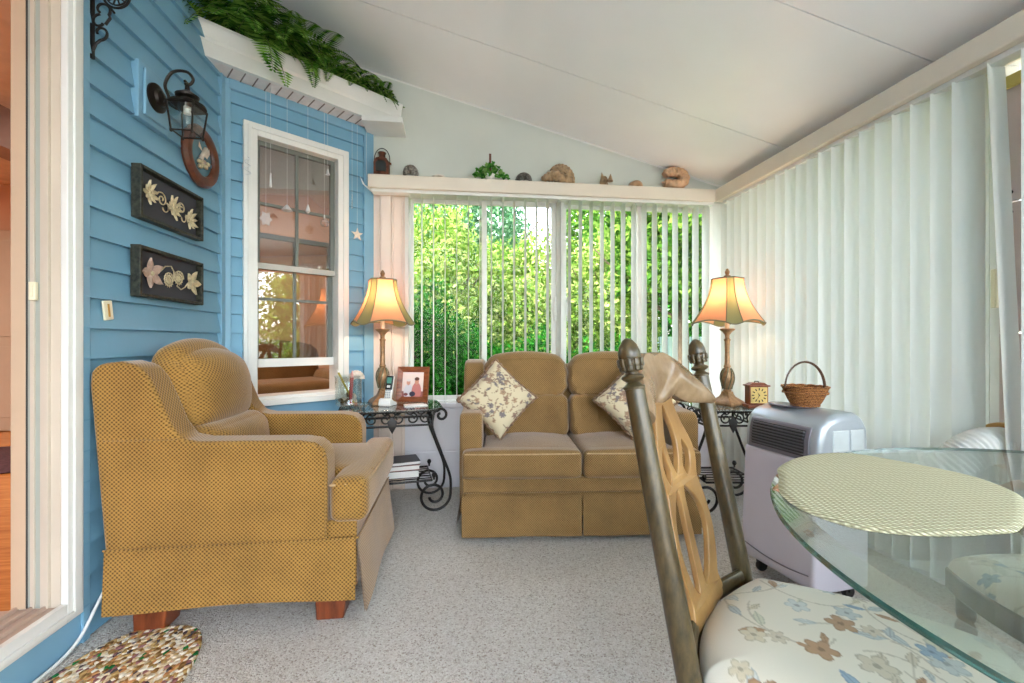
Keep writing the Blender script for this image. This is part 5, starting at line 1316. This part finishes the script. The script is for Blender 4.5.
def fan_conch():
    m = MB()
    def fan(u, v, s=1):
        a = radians(-25 + 165 * u); rr = .35 + .75 * v; rb = .035 * sin(u * 70) * v
        return (.15 + cos(a) * rr * .95, s * (.10 + .22 * (1 - v) + rb) - .25 * (1 - v), sin(a) * rr + .1)
    m.grid(fan, 120, 12); m.grid(lambda u, v: fan(1 - u, v, -1), 120, 12); m.grid(lambda u, v: (lambda A, B: tuple(A[i] + (B[i] - A[i]) * v for i in range(3)))(fan(u, 1), fan(u, 1, -1)), 120, 3)
    body = bez([(-1.35, -.2, .05), (-1.0, -.25, .12), (-.55, -.3, .22), (0, -.32, .12), (.55, -.28, .0), (.95, -.2, -.02)], 44)
    m.tube(body, [.03 + .34 * (sin(pi * min(1, (i + 2) / 46)) ** .8) * (1 + .12 * sin(i * 1.3)) for i in range(len(body))], 22)
    m.tube(bez([(-.5, -.2, .45), (-.3, -.25, .62), (.0, -.2, .7), (.2, -.1, .5)], 20), [.1 + .12 * sin(pi * i / 20) * (1 + .2 * sin(i * 1.7)) for i in range(22)][:len(bez([(-.5, -.2, .45), (-.3, -.25, .62), (.0, -.2, .7), (.2, -.1, .5)], 20))], 14)
    return m
def lip_conch():
    m = MB(); path = bez([(-.75, 0, -.32), (-.2, -.08, -.42), (.45, -.05, -.35), (.80, 0, .05), (.55, .05, .48), (.0, .05, .58), (-.5, .02, .48), (-.68, 0, .25)], 90)
    m.tube(path, [.16 + .24 * sin(pi * min(1., (i + 6) / (len(path) + 8))) ** .6 + .022 * sin(i * 1.05) for i in range(len(path))], 26, flat=1.1)
    m.tube([(-1.0, -.02, -.25), (-.7, 0, -.28), (-.4, 0, -.2)], [.03, .12, .2], 14); return m
shell(fan_conch(), .255, .105, .165, .735, 3.138, 0, M_conch, 'large tan conch with ribbed fan lip, left of the spiky shell')
sk = whorl(2.4, .20, 7, .05, 1.0, .3, 1.1)
for cx_, hh in ((-.45, 1.55), (.5, 1.75)): sk.tube([(0, cx_, .3), (.05, cx_ * 1.15, .9), (.1, cx_ * 1.25, hh)], [.38, .22, .03], 12)
shell(sk, .10, .095, .105, 1.092, 3.138, radians(90), M_conch, 'small tan shell with two upright spikes, between the large conches')
shell(clam(12, .6), .105, .07, .062, 1.325, 3.135, 0, M_conchp, 'small peach clam shell left of the rightmost conch')
shell(lip_conch(), .225, .105, .178, 1.633, 3.138, 0, M_conchp, 'large peach conch with open lip nearest the right corner')
# copper lantern
cl_ = thing('copper_lantern', 'old copper ship lantern at the left end of the valance', 'lantern', (-.515, 3.138, VZ))
M_cop = plain('aged_copper', (112, 62, 40), .4, .6, var=.3, nscale=30)
MB().prism([(-.050, 0), (.050, 0), (.050, .085), (.036, .115), (0, .125), (-.036, .115), (-.050, .085)], -.046, -.040).lathe([(.052, 0), (.052, .10), (.040, .118), (.022, .126), (.022, .16), (.027, .162), (.027, .168), (0, .170)], 24, cap=False).build('body', M_cop, cl_)
MB().prism([(-.034, .022), (.034, .022), (.034, .078), (.022, .094), (-.022, .094), (-.034, .078)], -.053, -.045).build('window_pane', plain('dark_lantern_pane', (52, 56, 52), .12), cl_)  # pane in a flat dark grey-green
MB().tube([(-.052, 0, .10)] + [(.052 * cos(pi - a), 0, .12 + .078 * sin(a)) for a in [pi * i / 14 for i in range(15)]] + [(.052, 0, .10)], .003).build('bail_handle', M_iron, cl_)
MB().cbox((.056, -.01, .09), (.008, .006, .006)).build('latch', M_cop, cl_)
# ivy
iv = thing('potted_ivy', 'small green ivy in a pale pot with a wooden stake on the valance', 'plant', (.235, 3.138, VZ))
MB().lathe([(0, 0), (.028, 0), (.036, .045), (.038, .05), (.033, .05), (.0, .044)], 20, cap=False).build('pot', M_paper, iv)
MB().cbox((0, 0, .115), (.008, .004, .085)).build('stake', plain('stake_wood', (112, 70, 52), .6), iv)
R = random.Random(5); lf = MB(); sm2 = MB()
for i in range(95):
    a = R.uniform(0, 2 * pi); rr = R.uniform(.02, .125) ; x = cos(a) * rr * 1.02; y = sin(a) * .045 * R.random(); z = .015 + (.135 - rr * .75) * R.uniform(.15, 1)
    M_ = Matrix.Translation((x, y - .015, z)) @ Matrix.Rotation(R.uniform(-.6, .6), 4, 'Z') @ Matrix.Rotation(R.uniform(-.7, .5), 4, 'X') @ Matrix.Rotation(R.uniform(-1, 1) + (pi if rr > .09 else 0), 4, 'Y') @ Matrix.Scale(R.uniform(.7, 1.2), 4)
    lf.add([(0, 0, -.012), (.012, -.002, -.010), (.017, 0, -.001), (.009, -.001, .003), (0, -.002, .019), (-.009, -.001, .003), (-.017, 0, -.001), (-.012, -.002, -.010)], [(0, 1, 2, 3, 4, 5, 6, 7)], M_)
    if i % 4 == 0: sm2.tube(bez([(0, 0, .045), (x * .5, y * .5 - .01, z * .7 + .04), (x, y - .014, z)], 8), .0014, 4)
lf.build('leaves', leafmat('ivy_leaf', [(40, 92, 36), (80, 140, 56), (140, 176, 100)], .3), iv, smooth=False); sm2.build('vines', plain('vine_green', (70, 92, 40), .6), iv)

# ================================================================== FLOOR BITS
m = MB(); out = []
for i in range(72):
    a = 2 * pi * i / 72; c, s_ = cos(a), sin(a); out.append((-1.045 + .222 * math.copysign(abs(c) ** .667, c), 1.15 + .60 * math.copysign(abs(s_) ** .667, s_)))
m.prism(out, .001, .014, 'z'); tag(m.build('rag_rug', M_rug, bevel=.004), 'multicoloured braided rag rug at the bottom left by the doorway', 'rug')
m = MB().tube(bez([(-1.279, 1.80, .16), (-1.281, 1.745, .10), (-1.282, 1.68, .035), (-1.281, 1.60, .010), (-1.281, 1.45, .008), (-1.283, 1.2, .008)], 40), .0055, 8)
tag(m.build('power_cable', M_white), 'white cable running along the foot of the blue wall behind the armchair', 'cable')
